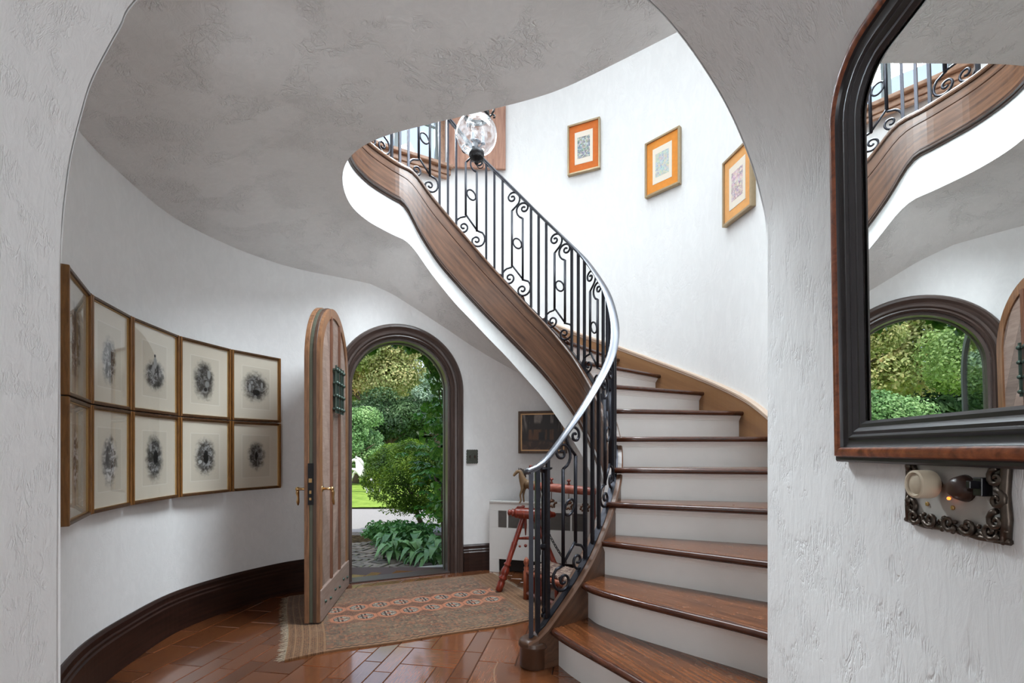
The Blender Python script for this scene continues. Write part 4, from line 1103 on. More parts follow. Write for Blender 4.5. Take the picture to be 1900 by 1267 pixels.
# dark landscape painting on the wall under the stair
def painting_mat():
    g = G('oil_painting', rough=.45); c = g.coord(); x, _, z = g.xyz(c); n = g.noise(c, 18, 5, .65, .6); tr = g.noise(g.mp(c, sc=(1,1,.08)), 26, 4, .6)
    sky_ = g.mix(g.lin(tr, .46, .54), lin((128,118,112)), lin((34,26,24)))
    house = rectm(g, x, z, -.13, .14, -.07, .085, .015)
    roof = g.lin(z, .02, .03)
    hc = g.mix(roof, g.mix(g.lin(tr, .45, .6), lin((96,62,38)), lin((34,24,18))), lin((36,26,22)))
    col = g.mix(g.lin(z, -.02, .10), lin((38,28,22)), sky_)
    col = g.mix(house, col, hc)
    col = g.mix(rectm(g, x, z, -.035, .02, -.07, .0, .006), col, lin((14,12,14)))
    gr = g.mix(g.lin(n, .45, .6), lin((58,40,32)), lin((92,66,52)))
    col = g.mix(g.math('SUBTRACT', 1, g.lin(z, -.10, -.07)), col, gr)
    g.set('Base Color', g.mix(g.math('MULTIPLY', g.lin(n, .5, .7), .3), col, lin((20,16,14)))); return g.m
def wall_painting():
    a = np.array([.0628, 4.325]); b = np.array([.50, 4.235]); d = b-a; L = float(np.hypot(*d)); c = (a+b)/2; h = .388
    t = thing('landscape_painting', 'dark oil painting of a house among trees in a gilt-edged brown frame', 'painting', (c[0], c[1], 1.264), math.atan2(d[1], d[0]))
    f = .022
    for nm, bb in (('frame_side', (-L/2, -L/2+f, -.03, .02, -h/2, h/2)), ('frame_side', (L/2-f, L/2, -.03, .02, -h/2, h/2)), ('frame_rail', (-L/2+f, L/2-f, -.03, .02, h/2-f, h/2)), ('frame_rail', (-L/2+f, L/2-f, -.03, .02, -h/2, -h/2+f))):
        mb = MB(); mb.box(*bb); mb.build(nm, M['golddark'], t, bevel=.004)
    for nm, bb in (('gilt_fillet', (-L/2+f, -L/2+f+.012, -.022, .0, -h/2+f, h/2-f)), ('gilt_fillet', (L/2-f-.012, L/2-f, -.022, .0, -h/2+f, h/2-f)), ('gilt_fillet', (-L/2+f, L/2-f, -.022, .0, h/2-f-.012, h/2-f)), ('gilt_fillet', (-L/2+f, L/2-f, -.022, .0, -h/2+f, -h/2+f+.012))):
        mb = MB(); mb.box(*bb); mb.build(nm, M['giltpale'], t)
    mb = MB(); mb.box(-L/2+f, L/2-f, -.012, .0, -h/2+f, h/2-f); mb.build('canvas', painting_mat(), t)
M['giltpale'] = flat('pale_gilt', lin((190,150,108)), .4, .4)
wall_painting()

# ------------------------------------------------------------------ switch plate by the door
def scallop_plate(loc, rz, w, h, mat, name, label):
    t = thing(name, label, 'switch plate', loc, rz)
    pts = []
    def edge(x0, z0, x1, z1, n=5):
        for i in range(n*4):
            u = i/(n*4); d = .0035*abs(sin(pi*u*n)); L = math.hypot(x1-x0, z1-z0); nx_, nz_ = (z1-z0)/L, -(x1-x0)/L
            pts.append((x0+(x1-x0)*u+nx_*d, z0+(z1-z0)*u+nz_*d))
    edge(-w/2,-h/2,w/2,-h/2); edge(w/2,-h/2,w/2,h/2); edge(w/2,h/2,-w/2,h/2); edge(-w/2,h/2,-w/2,-h/2)
    mb = MB(); mb.prism(pts, 0, .006, XZ); mb.build('plate', mat, t, bevel=.0015)
    for sx in (-.023, .023):
        mb = MB(); mb.box(sx-.005, sx+.005, -.018, -.006, -.012, .012); mb.build('toggle', M['brownplastic'], t)
    return t
p = np.array([-.365, 4.264]); scallop_plate((p[0], p[1], 1.1-12*4.26/865), math.atan2(.396,.918), .105, .122, flat('pewter', lin((84,86,78)), .5, .5, var=.3, scale=60, bump=.5), 'light_switch', 'small pewter double switch plate on the wall right of the doorway')

# ------------------------------------------------------------------ RADIATOR COVER
rc0 = np.array([-.205, 4.225]); rd = np.array([.954, -.300]); rz = math.atan2(rd[1], rd[0])
rad = thing('radiator_cover', 'white radiator cover with grey louvre panels under the stairs', 'radiator cover', (rc0[0], rc0[1], 0), rz)
RH = .628; RLn = .93; lv0, lv1 = .405, .555
groups = [(.085,.163),(.180,.352),(.370,.545),(.563,.738),(.756,.88)]
mb = MB(); xs_ = [0]+[v for g_ in groups for v in g_]+[RLn]
mb.box(0, RLn, -.0, .02, lv1, RH); mb.box(.0, RLn, 0, .02, .12, lv0); mb.box(0, .09, 0, .02, 0, .12); mb.box(RLn-.06, RLn, 0, .02, 0, .12)
for i in range(0, len(xs_), 2): mb.box(xs_[i], xs_[i+1], 0, .02, lv0, lv1)
mb.box(0, .015, .02, .075, 0, RH); mb.box(0, RLn, -.008, .06, RH, RH+.014)
mb.build('cover_panel', M['whitewood'], rad, bevel=.002)
mb = MB(); mb.box(.02, RLn-.02, .045, .05, .01, RH-.02); mb.build('cover_inside', flat('inside_shade', lin((36,30,28)), .8), rad)  # dark sheet painted as the shade behind the cover's openings
for (a, b) in groups:
    mb = MB(); mb.box(a, b, .012, .018, lv0, lv1); n = 13
    for k in range(n):
        z = lv0+(lv1-lv0)*(k+.5)/n; mb.box(a, b, -.001, .011, z-.0032, z+.0022)
    mb.build('louvre_panel', M['louver'], rad)

# ------------------------------------------------------------------ RED CRADLE FRAME AND STOOL
cra = thing('cradle_frame', 'red lacquered turned wood swing cradle frame with bells and a carved horse', 'cradle', (.15, 3.6, 0))
def turned(p0, p1, prof, name, mat, par=cra, n=14):
    p0, p1 = Vector(p0), Vector(p1); d = p1-p0; L = d.length; q = d.to_track_quat('Z', 'Y').to_matrix().to_4x4()
    mb = MB(); mb.lathe([(r, t*L) for r, t in prof], n, Matrix.Translation(p0) @ q); return mb.build(name, mat, par, smooth=True, world=True)
legp = [(.014,0),(.026,.01),(.028,.06),(.030,.12),(.022,.15),(.034,.165),(.034,.18),(.024,.20),(.030,.23),(.033,.27),(.026,.31),(.020,.33),(.029,.345),(.029,.355),(.020,.37),(.022,.6),(.024,.62),(.020,.64),(.020,.98),(.020,1)]
turned((-.105,3.59,.012), (.095,3.63,.60), legp, 'leg', M['redlac'])
turned((.42,3.56,.012), (.165,3.63,.60), legp, 'leg', M['redlac'])
turned((.045,3.62,.415), (.25,3.62,.42), [(.009,0),(.013,.5),(.009,1)], 'stretcher', M['redlac'])
turned((-.035,3.63,.615), (.34,3.60,.60), [(.006,0),(.018,.01),(.026,.04),(.018,.075),(.028,.09),(.034,.11),(.026,.13),(.036,.15),(.042,.18),(.040,.22),(.044,.26),(.044,.78),(.036,.82),(.04,.86),(.025,.9),(.02,.97),(.006,1)], 'roller', M['redlac'])
turned((.035,3.63,.655), (.10,3.63,.662), [(.004,0),(.010,.2),(.006,.5),(.012,.8),(.006,1)], 'roller_finial', M['redlac'])
turned((.150,3.63,.62), (.145,3.63,.985), [(.020,0),(.020,.1),(.016,.2),(.018,.55),(.016,.82),(.022,.86),(.012,.89),(.018,.93),(.012,.96),(.014,.975),(.003,1)], 'post', M['redlac'])
turned((.13,3.63,.825), (.60,3.36,.800), [(.030,0),(.034,.05),(.032,.2),(.036,.25),(.032,.3),(.034,.6),(.030,.9),(.024,1)], 'top_beam', wood('worn_red', lin((112,40,30)), lin((176,110,92)), .4, 'X', 2))
turned((.59,3.40,.012), (.585,3.38,.80), [(.022,0),(.018,.3),(.022,.6),(.018,1)], 'leg', M['redlac'])
for (t_, z_) in ((.36,.0), (.62,.0), (.86,.0)):
    b = Vector((.13,3.63,.825)).lerp(Vector((.60,3.36,.80)), t_)
    mb = MB(); rb_ = random.Random(int(t_*100)); mb.tube([b-Vector((0,0,.03)), b-Vector((0,0,.09))], .003, 5)
    mb.ball(b-Vector((0,0,.10)), .020, 10, 5, (1.3,1.3,.7))
    for k in range(7):
        a = k*.9; mb.ball(b+Vector((.035*cos(a), .035*sin(a), -.115-.02*(k%2))), .0095, 7, 5)
        mb.ball(b+Vector((.022*cos(a+.4), .022*sin(a+.4), -.145)), .008, 7, 5)
    mb.build('bell_cluster', flat('aged_bells', lin((98,66,46)), .5, .4), cra, smooth=True, world=True)
    turned(b+Vector((0,0,.03)), b+Vector((0,0,.075)), [(.016,0),(.010,.2),(.006,.5),(.018,.75),(.010,.9),(.002,1)], 'beam_finial', M['redlac'])
# hanging tassel and chains
mb = MB(); mb.tube([(.105,3.61,.59),(.105,3.61,.52),(.105,3.61,.44)], [.008,.011,.004], 8); mb.ball((.105,3.61,.36), .013, 8, 5); mb.ball((.06,3.61,.355), .010, 8, 5); mb.build('tassel', M['redlac'], cra, smooth=True, world=True)
def chain(p0, p1, n, name, par=cra):
    mb = MB(); p0, p1 = Vector(p0), Vector(p1); d = (p1-p0)
    for k in range(n):
        c = p0+d*((k+.5)/n)+Vector((0,0,-.02*sin(pi*(k+.5)/n))); L = d.length/n*.72; t = d.normalized(); s_ = t.orthogonal().normalized() if k%2 else t.cross(t.orthogonal()).normalized()
        mb.tube([c+t*(L*cos(a))+s_*(.0085*sin(a)) for a in np.linspace(0, 2*pi, 11)[:-1]], .0028, 5, closed=True)
    mb.build(name, M['blackmetal'], par, smooth=True, world=True)
chain((.195,3.60,.79), (.215,3.58,.30), 22, 'chain'); chain((.235,3.60,.56), (.40,3.45,.27), 15, 'chain')
# carved horse
def add_skin(name, joints, edges, mat, parent=None, world=True, sub=2, root=0):
    me = bpy.data.meshes.new(name); me.from_pydata([j[0] for j in joints], edges, []); me.update(); me.materials.append(mat)
    o = bpy.data.objects.new(name, me); COL.objects.link(o)
    o.modifiers.new('skin', 'SKIN'); sv_ = me.skin_vertices[0].data
    for i, j in enumerate(joints):
        r = j[1]; sv_[i].radius = r if isinstance(r, tuple) else (r, r)
    sv_[root].use_root = True
    o.modifiers['skin'].use_smooth_shade = True
    m = o.modifiers.new('sub', 'SUBSURF'); m.levels = sub; m.render_levels = sub
    if parent:
        o.parent = parent
        if world: o.location = -parent.location
    return o
hx, hy, hz = .115, 3.60, .84
H = lambda x, y, z: (hx+x, hy+y, hz+z)
jo = [(H(0,0,0),.030),(H(.05,0,.0),.028),(H(.085,0,-.005),.030),(H(-.03,0,.02),.030),(H(-.045,0,.06),.024),(H(-.05,0,.095),.019),(H(-.07,0,.098),.016),(H(-.092,0,.075),.012),(H(-.105,0,.058),.009),
      (H(-.035,-.015,-.04),.013),(H(-.052,-.015,-.085),.008),(H(-.045,-.015,-.13),.0065),(H(-.06,-.015,-.150),.008),
      (H(-.02,.015,-.04),.013),(H(-.028,.015,-.09),.008),(H(-.022,.015,-.145),.007),
      (H(.09,-.016,-.045),.014),(H(.102,-.016,-.09),.008),(H(.09,-.016,-.145),.007),
      (H(.085,.016,-.045),.014),(H(.096,.016,-.09),.008),(H(.085,.016,-.145),.007),(H(.115,0,-.0),.008),(H(.13,0,-.06),.006)]
ed = [(0,1),(1,2),(0,3),(3,4),(4,5),(5,6),(6,7),(7,8),(3,9),(9,10),(10,11),(11,12),(0,13),(13,14),(14,15),(2,16),(16,17),(17,18),(2,19),(19,20),(20,21),(2,22),(22,23)]
hb = add_skin('carved_horse', jo, ed, flat('carved_wood', lin((112,86,58)), .6, var=.25, scale=30, bump=.3), cra)
mb = MB(); mb.tube([H(-.052,0,.118),H(-.030,0,.108),H(-.018,0,.08),H(-.008,0,.05)], [.006,.009,.009,.005], 6)
mb.ball(H(-.062,-.009,.115), .006, 6, 4, (.6,.6,1.8)); mb.ball(H(-.062,.009,.115), .006, 6, 4, (.6,.6,1.8)); mb.build('mane', M['stringdark'], hb, smooth=True)
# low stool
sto = thing('spindle_stool', 'low red spindle stool with a patterned seat beneath the cradle frame', 'stool', (.25, 3.3, 0))
sa, sb_, scc, sdd = np.array([.105,3.42]), np.array([.40,3.02]), np.array([.56,3.24]), np.array([.275,3.62])
def patt():
    g = G('block_print_seat', rough=.8); n = g.noise(g.mp(g.coord(), sc=(1,2.4,1)), 26, 3, .6, 1); g.set('Base Color', g.ramp(n, [(.44, lin((62,34,34))), (.5, lin((130,104,90))), (.56, lin((160,140,124)))])); return g.m
SM = patt(); pm = wood('carved_red_post', lin((90,36,24)), lin((170,92,60)), .5, 'Z', 3)
for q in (sa, scc, sdd):
    turned((q[0],q[1],.0), (q[0],q[1],.315), [(.022,0),(.022,.68),(.016,.70),(.020,.76),(.012,.80),(.022,.88),(.018,.94),(.004,1)], 'post', pm, sto, 4 if False else 12)
def lerp(a, b, t): return a+(b-a)*t
for (a, b) in ((sa, sb_), (sb_, scc), (scc, sdd), (sdd, sa)):
    for z, r in ((.055,.018),(.205,.020)):
        turned((a[0],a[1],z), (b[0],b[1],z), [(r*.8,0),(r,.5),(r*.8,1)], 'seat_rail', wood('pale_red_rail', lin((120,70,62)), lin((170,130,120)), .5, 'X', 2) if z < .1 else pm, sto, 8)
    for k in range(1, 6):
        c = lerp(a, b, k/6); turned((c[0],c[1],.06), (c[0],c[1],.20), [(.006,0),(.013,.25),(.016,.5),(.013,.75),(.006,1)], 'spindle', M['redlac'], sto, 8)
mb = MB(); cx_ = (sa+sb_+scc+sdd)/4; poly = [tuple(cx_+(q-cx_)*.93) for q in (sa, sb_, scc, sdd)]
mb.prism(poly, .212, .250); mb.build('seat', SM, sto, bevel=.015, world=True)

# ------------------------------------------------------------------ UPPER WINDOW, SHUTTERS, LANTERN
win = thing('window_1', None, None, tuple(opos((wa+wb)/2))+(WZ0,), 0, kind='structure')
A = opos(wa); B = opos(wb); d = B-A; WL = float(np.hypot(*d)); wd = d/WL; wn_ = np.array([wd[1], -wd[0]])   # outward normal
if np.dot(wn_, onrm((wa+wb)/2)) < 0: wn_ = -wn_
def wpt(t, n_, z): p = A+wd*t+wn_*n_; return (p[0], p[1], z)
def wbox(t0, t1, n0, n1, z0, z1, name, mat, par=None, bevel=0):
    mb = MB(); mb.v = [wpt(t, n_, z) for z in (z0, z1) for (t, n_) in ((t0,n0),(t1,n0),(t1,n1),(t0,n1))]
    mb.f = [(0,1,2,3),(7,6,5,4),(0,4,5,1),(1,5,6,2),(2,6,7,3),(3,7,4,0)]
    return mb.build(name, mat, par or win, world=True, bevel=bevel)
wood_w = wood('window_wood', lin((120,84,62)), lin((180,140,112)), .4, 'X', 1.2)
M['greymetal'] = flat('casement_grey', lin((126,136,140)), .45, .2)
wbox(-.06, WL+.06, -.09, .10, WZ0-.035, WZ0, 'window_sill', wood_w, bevel=.006)
wbox(-.05, WL+.05, -.05, .0, WZ0-.09, WZ0-.035, 'sill_moulding', wood_w, bevel=.006)
wbox(-.04, WL+.04, -.035, .0, WZ0-.125, WZ0-.09, 'sill_moulding', wood_w, bevel=.006)
for t in (0, WL-.05): wbox(t, t+.05, -.01, .12, WZ0, WZ1, 'window_frame', wood_w)
wbox(0, WL, -.01, .12, WZ1-.05, WZ1, 'window_frame', wood_w)
for t0 in (.05, .05+(WL-.1)/2):
    w = (WL-.1)/2
    for (a, b, c, e) in ((t0,t0+.035,WZ0,WZ1-.05),(t0+w-.035,t0+w,WZ0,WZ1-.05),(t0,t0+w,WZ0,WZ0+.04),(t0,t0+w,WZ1-.09,WZ1-.05)):
        wbox(a, b, .05, .08, c, e, 'casement', M['greymetal'])
    for k in (1, 2): z = WZ0+(WZ1-WZ0)*k/3; wbox(t0, t0+w, .055, .075, z-.008, z+.008, 'glazing_bar', M['greymetal'])
    wbox(t0+.03, t0+w-.03, .063, .067, WZ0+.04, WZ1-.09, 'glass_pane', M['winglass'])
def shutter(s0, s1, z0, z1, label):
    a, b = opos(s0), opos(s1); dd = b-a; L = float(np.hypot(*dd)); m_ = (a+b)/2-onrm((s0+s1)/2)*.03; rz = math.atan2(dd[1], dd[0])
    t = thing('window_shutter', label, 'shutter', (m_[0], m_[1], z0), rz)
    h = z1-z0; L2 = L/2; e = .10
    pinkwood = wood('shutter_wood', lin((140,96,78)), lin((192,146,122)), .45, 'Z', 1.1)
    for nm, bb in (('stile', (-L2,-L2+e,-.014,.014,0,h)), ('stile', (L2-e,L2,-.014,.014,0,h)), ('shutter_rail', (-L2+e,L2-e,-.014,.014,0,e)), ('shutter_rail', (-L2+e,L2-e,-.014,.014,h-e,h))):
        mb = MB(); mb.box(*bb); mb.build(nm, pinkwood, t, bevel=.003)
    mb = MB(); mb.box(-L2+e-.005, L2-e+.005, -.006, .006, e-.005, h-e+.005); mb.build('shutter_panel', pinkwood, t)
shutter(onear(-.075,4.83), wa-.03, 3.985, 5.3, 'pinkish wooden shutter folded back against the wall right of the stair window')
shutter(wb+.03, wb+.55, 3.985, 5.3, 'pinkish wooden shutter folded back left of the stair window, seen only in the mirror')

LX, LY, LZ = -.247, 3.25, 1.1+(835-250)*3.25/865
lan = thing('hanging_lantern', 'clear glass globe lantern with black metal crown hanging in the stairwell', 'lamp', (LX, LY, LZ))
gr = .142
prof = [(.046,-.136)]+[(gr*cos(a), gr*sin(a)) for a in np.linspace(-1.22, .93, 16)]+[(.080,.125),(.082,.15)]
prof = [(r, z*.94) for r, z in prof]
mb = MB(); mb.lathe(prof, 32, cap=False); mb.build('globe', M['globe'], lan, smooth=True)
mb = MB(); mb.lathe([(.080,.118),(.088,.12),(.090,.135),(.084,.142),(.090,.155),(.082,.160),(.078,.158)], 28, cap=False)
for k in range(3):
    a = k*2*pi/3+.1; ca, sa_ = cos(a), sin(a)
    path = [(.088,.10),(.092,.135),(.112,.150),(.128,.142),(.126,.128),(.116,.130)]
    mb.tube([(r*ca, r*sa_, z) for r, z in path], .006, 6)
    path = [(.105,.150),(.120,.175),(.125,.195),(.135,.205)]
    mb.tube([(r*ca, r*sa_, z) for r, z in path], [.006,.008,.005,.006], 6)
mb.build('crown', M['blackmetal'], lan, smooth=True)
mb = MB(); mb.lathe([(.046,-.118),(.052,-.122),(.054,-.145),(.048,-.152),(.050,-.156),(.040,-.172),(.018,-.182),(.010,-.19),(.016,-.197),(.010,-.206),(.002,-.21)], 24)
for k in range(16): a = k*2*pi/16; mb.ball((.045*cos(a), .045*sin(a), -.165), .006, 6, 4)
mb.build('bottom_cap', M['blackmetal'], lan, smooth=True)
mb = MB(); mb.tube([(.026+.022*cos(a), 0, -.212+.022*sin(a)) for a in np.linspace(0, 2*pi, 17)[:-1]], .0035, 6, closed=True); mb.build('pull_ring', M['blackmetal'], lan, smooth=True)
mb = MB(); mb.lathe([(.012,-.13),(.012,-.06),(.030,-.05),(.020,-.04),(.008,-.03)], 12)
for k in range(3):
    a = k*2*pi/3; mb.tube([(0,0,-.09),(.025*cos(a),.025*sin(a),-.085),(.045*cos(a),.045*sin(a),-.06)], .004, 6); mb.lathe([(.014,-.065),(.016,-.06),(.010,-.058),(.010,-.01)], 10, Matrix.Translation((.045*cos(a), .045*sin(a), 0)))
cl = mb.build('candle_cluster', flat('socket_grey', lin((92,94,100)), .5, .3), lan, smooth=True)
for k in range(3):
    a = k*2*pi/3; mb = MB(); mb.lathe([(.006,-.01),(.013,.01),(.012,.03),(.004,.055),(.001,.06)], 12, Matrix.Translation((.045*cos(a), .045*sin(a), 0))); mb.build('bulb', M['globe'], cl, smooth=True)
for k in range(3):
    a = k*2*pi/3+.1; mb = MB(); p0 = Vector((.135*cos(a), .135*sin(a), .205)); p1 = Vector((0, 0, .95)); dd = (p1-p0); nl = 26
    for q in range(nl):
        c = p0+dd*((q+.5)/nl); L = dd.length/nl*.66; t = dd.normalized(); s_ = t.orthogonal().normalized() if q%2 else t.cross(t.orthogonal()).normalized()
        mb.tube([c+t*(L*cos(b_))+s_*(.007*sin(b_)) for b_ in np.linspace(0, 2*pi, 9)[:-1]], .002, 4, closed=True)
    mb.build('chain', M['blackmetal'], lan, smooth=True)
mb = MB(); mb.tube([(0,0,.95),(0,0,5.9-LZ)], .006, 6); mb.lathe([(.06,5.86-LZ),(.05,5.84-LZ),(.01,5.82-LZ)], 16); mb.build('ceiling_rod', M['blackmetal'], lan, smooth=True)

# ------------------------------------------------------------------ WALL MIRROR
mu = np.array([-.134, -.991])         # along the wall, from far end towards the camera
mn_ = np.array([-.991, .134])         # out of the wall into the room
MY = .888; mp0 = np.array([.506+.148*MY, MY])
mir = thing('wall_mirror', 'large wall mirror in dark burl frame with rounded top corners', 'mirror', (mp0[0]+mn_[0]*.004, mp0[1]+mn_[1]*.004, 1.078))
# local axes: X = along wall towards camera, Y = into wall (so -Y to the room), Z up; lean forward
mir.rotation_mode = 'QUATERNION'
Rm = Matrix(((mu[0], -mn_[0], 0), (mu[1], -mn_[1], 0), (0, 0, 1)))
TILT = R(.9)
mir.rotation_quaternion = (Rm.to_4x4() @ Matrix.Rotation(TILT, 4, 'X')).to_quaternion()
MWD, MHT, MR = .70, .745, .11
def mloop(ins, n=10):
    r = max(.02, MR-ins*.6); x0, x1, z0, z1 = ins, MWD-ins, ins, MHT-ins
    pts = [(x0, z0), (x0, z1-r)]+[(x0+r-r*cos(a), z1-r+r*sin(a)) for a in np.linspace(0, pi/2, n)[1:]]
    pts += [(x1-r+r*sin(a), z1-r+r*cos(a)) for a in np.linspace(0, pi/2, n)]+[(x1, z0)]
    return pts
def mband(prof, name, mat, smooth=False):
    loops = [mloop(i) for i, d in prof]; m = len(loops[0]); mb = MB()
    for k, (i_, d_) in enumerate(prof):
        mb.v += [(x, -d_, z) for x, z in loops[k]]
    for k in range(len(prof)-1):
        for j in range(m): j2 = (j+1)%m; mb.f.append((k*m+j, (k+1)*m+j, (k+1)*m+j2, k*m+j2))
    o = mb.build(name, mat, mir, smooth=smooth)
    if smooth: o.data.set_sharp_from_angle(angle=R(35))
    return o
mband([(0,0),(0,.006),(.001,.014),(.004,.017),(.008,.016),(.010,.019)], 'outer_edge', M['ebony'], True)
mband([(.010,.019),(.012,.0235),(.017,.0255),(.023,.0245),(.027,.021)], 'burl_band', M['burl'], True)
mband([(.027,.021),(.028,.016),(.034,.0125),(.040,.0125),(.044,.016),(.046,.016),(.050,.012),(.055,.0135),(.059,.011),(.062,.008),(.068,.0085),(.073,.003)], 'inner_moulding', M['ebony'], True)
mb = MB(); lp_ = mloop(.072); mb.prism([(x, z) for x, z in lp_], -.0032, -.0005, XZ)
mb.build('mirror_glass', M['mirror'], mir)

# ------------------------------------------------------------------ ORNATE SWITCH PLATE UNDER THE MIRROR
PY = .715; pp = np.array([.506+.148*PY, PY]); pw, ph = .172, .118
spl = thing('dimmer_plate', 'ornate cast metal wall plate with cream dimmer knob below the mirror', 'switch plate', (pp[0], pp[1], .988))
spl.rotation_mode = 'QUATERNION'; spl.rotation_quaternion = Rm.to_4x4().to_quaternion()
antique = flat('antique_pewter', lin((86,76,68)), .38, .8, var=.35, scale=90, bump=.3)
mb = MB(); mb.box(.006, pw-.006, -.0035, 0, .006, ph-.004); mb.build('back_plate', flat('painted_plate', lin((176,172,166)), .5, var=.06, scale=40), spl, bevel=.001)
mb = MB(); ro = random.Random(11)
def P(x, z, d=.006): return Vector((x, -d, z))
def vol(cx, cz, r, a0, sgn, turns=1.2, rad=.0028, d=.007):
    pts = [P(x, z, d) for x, z in spiral(cx, cz, r, a0, turns, sgn, 14, .2)]
    mb.tube(pts, [rad*(1-.5*i/len(pts)) for i in range(len(pts))], 6)
mb.tube([P(.006,.004),P(.004,.03),P(.007,.06),P(.005,.09),P(.006,.118)], .0045, 7)
mb.tube([P(pw-.006,.004),P(pw-.004,.03),P(pw-.007,.06),P(pw-.005,.09),P(pw-.006,.118)], .0055, 8)
mb.tube([P(.0,.006),P(.04,.002),P(.09,.006),P(.13,.002),P(pw,.004)], .004, 7)
for k in range(9):
    x = .012+k*.0185; vol(x, .011+.002*sin(k), .0085, R(200 if k%2 else -20), 1 if k%2 else -1)
    mb.ball(P(x+.009, .016+.003*(k%2), .008), .0032, 6, 4)
    mb.ball(P(x+.004, .002, .007), .003, 6, 4)
for k in range(4):
    z = .026+k*.026; vol(.012, z, .012, R(90), 1 if k%2 else -1, 1.3, .0036); vol(pw-.013, z, .013, R(90), -1 if k%2 else 1, 1.3, .004, .010)
    mb.tube([P(.004,z),P(.010,z+.010,.010),P(.006,z+.020)], [.003,.0045,.002], 7)
for k in range(5):
    x = .022+k*.032; vol(x, .014, .013, R(200 if k%2 else -20), 1 if k%2 else -1, 1.3, .0036, .010)
mb.build('cast_border', antique, spl, smooth=True)
for x, z in ((.040,.100),(.086,.100),(.132,.100),(.040,.034),(.086,.034)):
    m2 = MB(); m2.lathe([(.0032,0),(.0032,.0018),(.0022,.0024)], 10, Matrix.Translation((x,-.0035,z)) @ Matrix.Rotation(pi/2,4,'X')); m2.build('screw', M['brass'], spl)
ax = Matrix.Rotation(pi/2, 4, 'X')
mb = MB(); mb.lathe([(.019,0),(.020,.003),(.020,.018),(.0195,.022),(.0165,.023),(.0155,.020),(.0145,.0195),(.010,.0215),(.001,.0225)], 28, Matrix.Translation((.062,-.014,.064)) @ ax); mb.build('dimmer_knob', M['cream'], spl, smooth=True).data.set_sharp_from_angle(angle=R(40))
mb = MB(); mb.lathe([(.006,0),(.006,.014)], 14, Matrix.Translation((.062,-.0,.064)) @ ax)
mb.lathe([(.018,0),(.017,.004),(.014,.012),(.009,.017),(.001,.017)], 20, Matrix.Translation((.106,-.004,.062)) @ ax); mb.build('dark_knob', M['brownplastic'], spl, smooth=True)
mb = MB(); mb.box(.133,.146,-.016,-.003,.055,.078); mb.box(.136,.142,-.026,-.014,.064,.074); blk = flat('black_toggle', lin((18,17,22)), .3); mb.build('toggle', blk, spl, bevel=.001)
mb = MB(); mb.box(.018,.028,-.014,-.003,.058,.078); mb.build('toggle', blk, spl, bevel=.001)
g = G('led_glow'); g.set('Emission Color', (1,.16,.02)); g.set('Emission Strength', 3.0); g.set('Base Color', (.8,.1,.02))
mb = MB(); mb.ball((.090,-.012,.047), .0022, 8, 6); mb.build('indicator_light', g.m, spl)

# ------------------------------------------------------------------ OUTDOORS
def grassm():
    g = G('lawn_grass', rough=.9, spec=.1); n = g.noise(g.coord(), 3.5, 6, .65); n2 = g.noise(g.coord(), 60, 3)
    g.set('Base Color', g.mix(.4, g.ramp(n, [(.4, lin((86,120,40))), (.6, lin((136,164,72)))]), g.mix(n2, lin((70,100,30)), lin((160,180,90))))); g.bump(n2, .6, .03); return g.m
def asphm():
    g = G('asphalt', rough=.9, spec=.2); n = g.noise(g.coord(), 90, 4, .7); n2 = g.noise(g.coord(), 1.2, 4)
    g.set('Base Color', g.mix(g.lin(n, .35, .7), lin((116,116,118)), lin((170,168,164)))); g.bump(n, .4, .01); return g.m
def soilm():
    g = G('soil', rough=1, spec=.05); n = g.noise(g.coord(), 14, 5, .7); g.set('Base Color', g.ramp(n, [(.4, lin((40,32,22))), (.6, lin((84,72,48)))])); g.bump(n, .7, .03); return g.m
GZ = -.10
mb = MB(); mb.box(-60, 60, 4.3, 120, GZ-.4, GZ-.06)
tag(mb.build('ground', soilm()), kind='structure')
mb = MB(); mb.box(-40, 30, 6.9, 9.7, GZ-.2, GZ-.012); tag(mb.build('driveway', asphm()), kind='structure')
mb = MB()
nxg, nyg = 60, 40
for i in range(nxg+1):
    for j in range(nyg+1):
        x = -45+80*i/nxg; y = 9.6+50*j/nyg; mb.v.append((x, y, GZ+.0+.028*(y-9.6)*.3+.03*sin(x*.7)*sin(y*.5)))
for i in range(nxg):
    for j in range(nyg): a = i*(nyg+1)+j; mb.f.append((a, a+nyg+1, a+nyg+2, a+1))
tag(mb.build('lawn', grassm(), smooth=True), kind='structure')
# herringbone brick path
path = MB(); path.v = [dpt(t, n_, z) for z in (GZ-.25, GZ-.045) for (t, n_) in ((-.9,.38),(1.15,.38),(1.15,2.9),(-.9,2.9))]
path.f = [(0,3,2,1),(4,5,6,7),(0,1,5,4),(1,2,6,5),(2,3,7,6),(3,0,4,7)]
path = path.build('garden_path', soilm()); tag(path, kind='structure')
bm_ = MB(); bl, bw2, bh = .200, .058, .06
bm_.box(-bl/2+.003, bl/2-.003, -bw2/2+.003, bw2/2-.003, -bh, 0)
gb = G('mossy_brick', rough=.9); nb_ = gb.noise(gb.coord(), 18, 5, .7); cb = gb.mix(gb.rnd(), lin((96,92,84)), lin((134,124,112)))
gb.set('Base Color', gb.mix(gb.lin(nb_, .55, .75), cb, lin((120,128,62)))); gb.bump(nb_, .5, .01)
bme = bpy.data.meshes.new('brick'); bme.from_pydata(bm_.v, [], bm_.f); bme.update(); bme.materials.append(gb.m)
rbk = random.Random(4); cnt = 0; cells = []
w_ = bw2
# herringbone of 1 x k bricks (k = length/width)
kk = 3.45
for a in range(-14, 26):
    for b in range(-2, 22):
        # two interleaved bricks per cell
        ox = a*w_ + b*bl; oy = -a*w_ + b*bl*.0
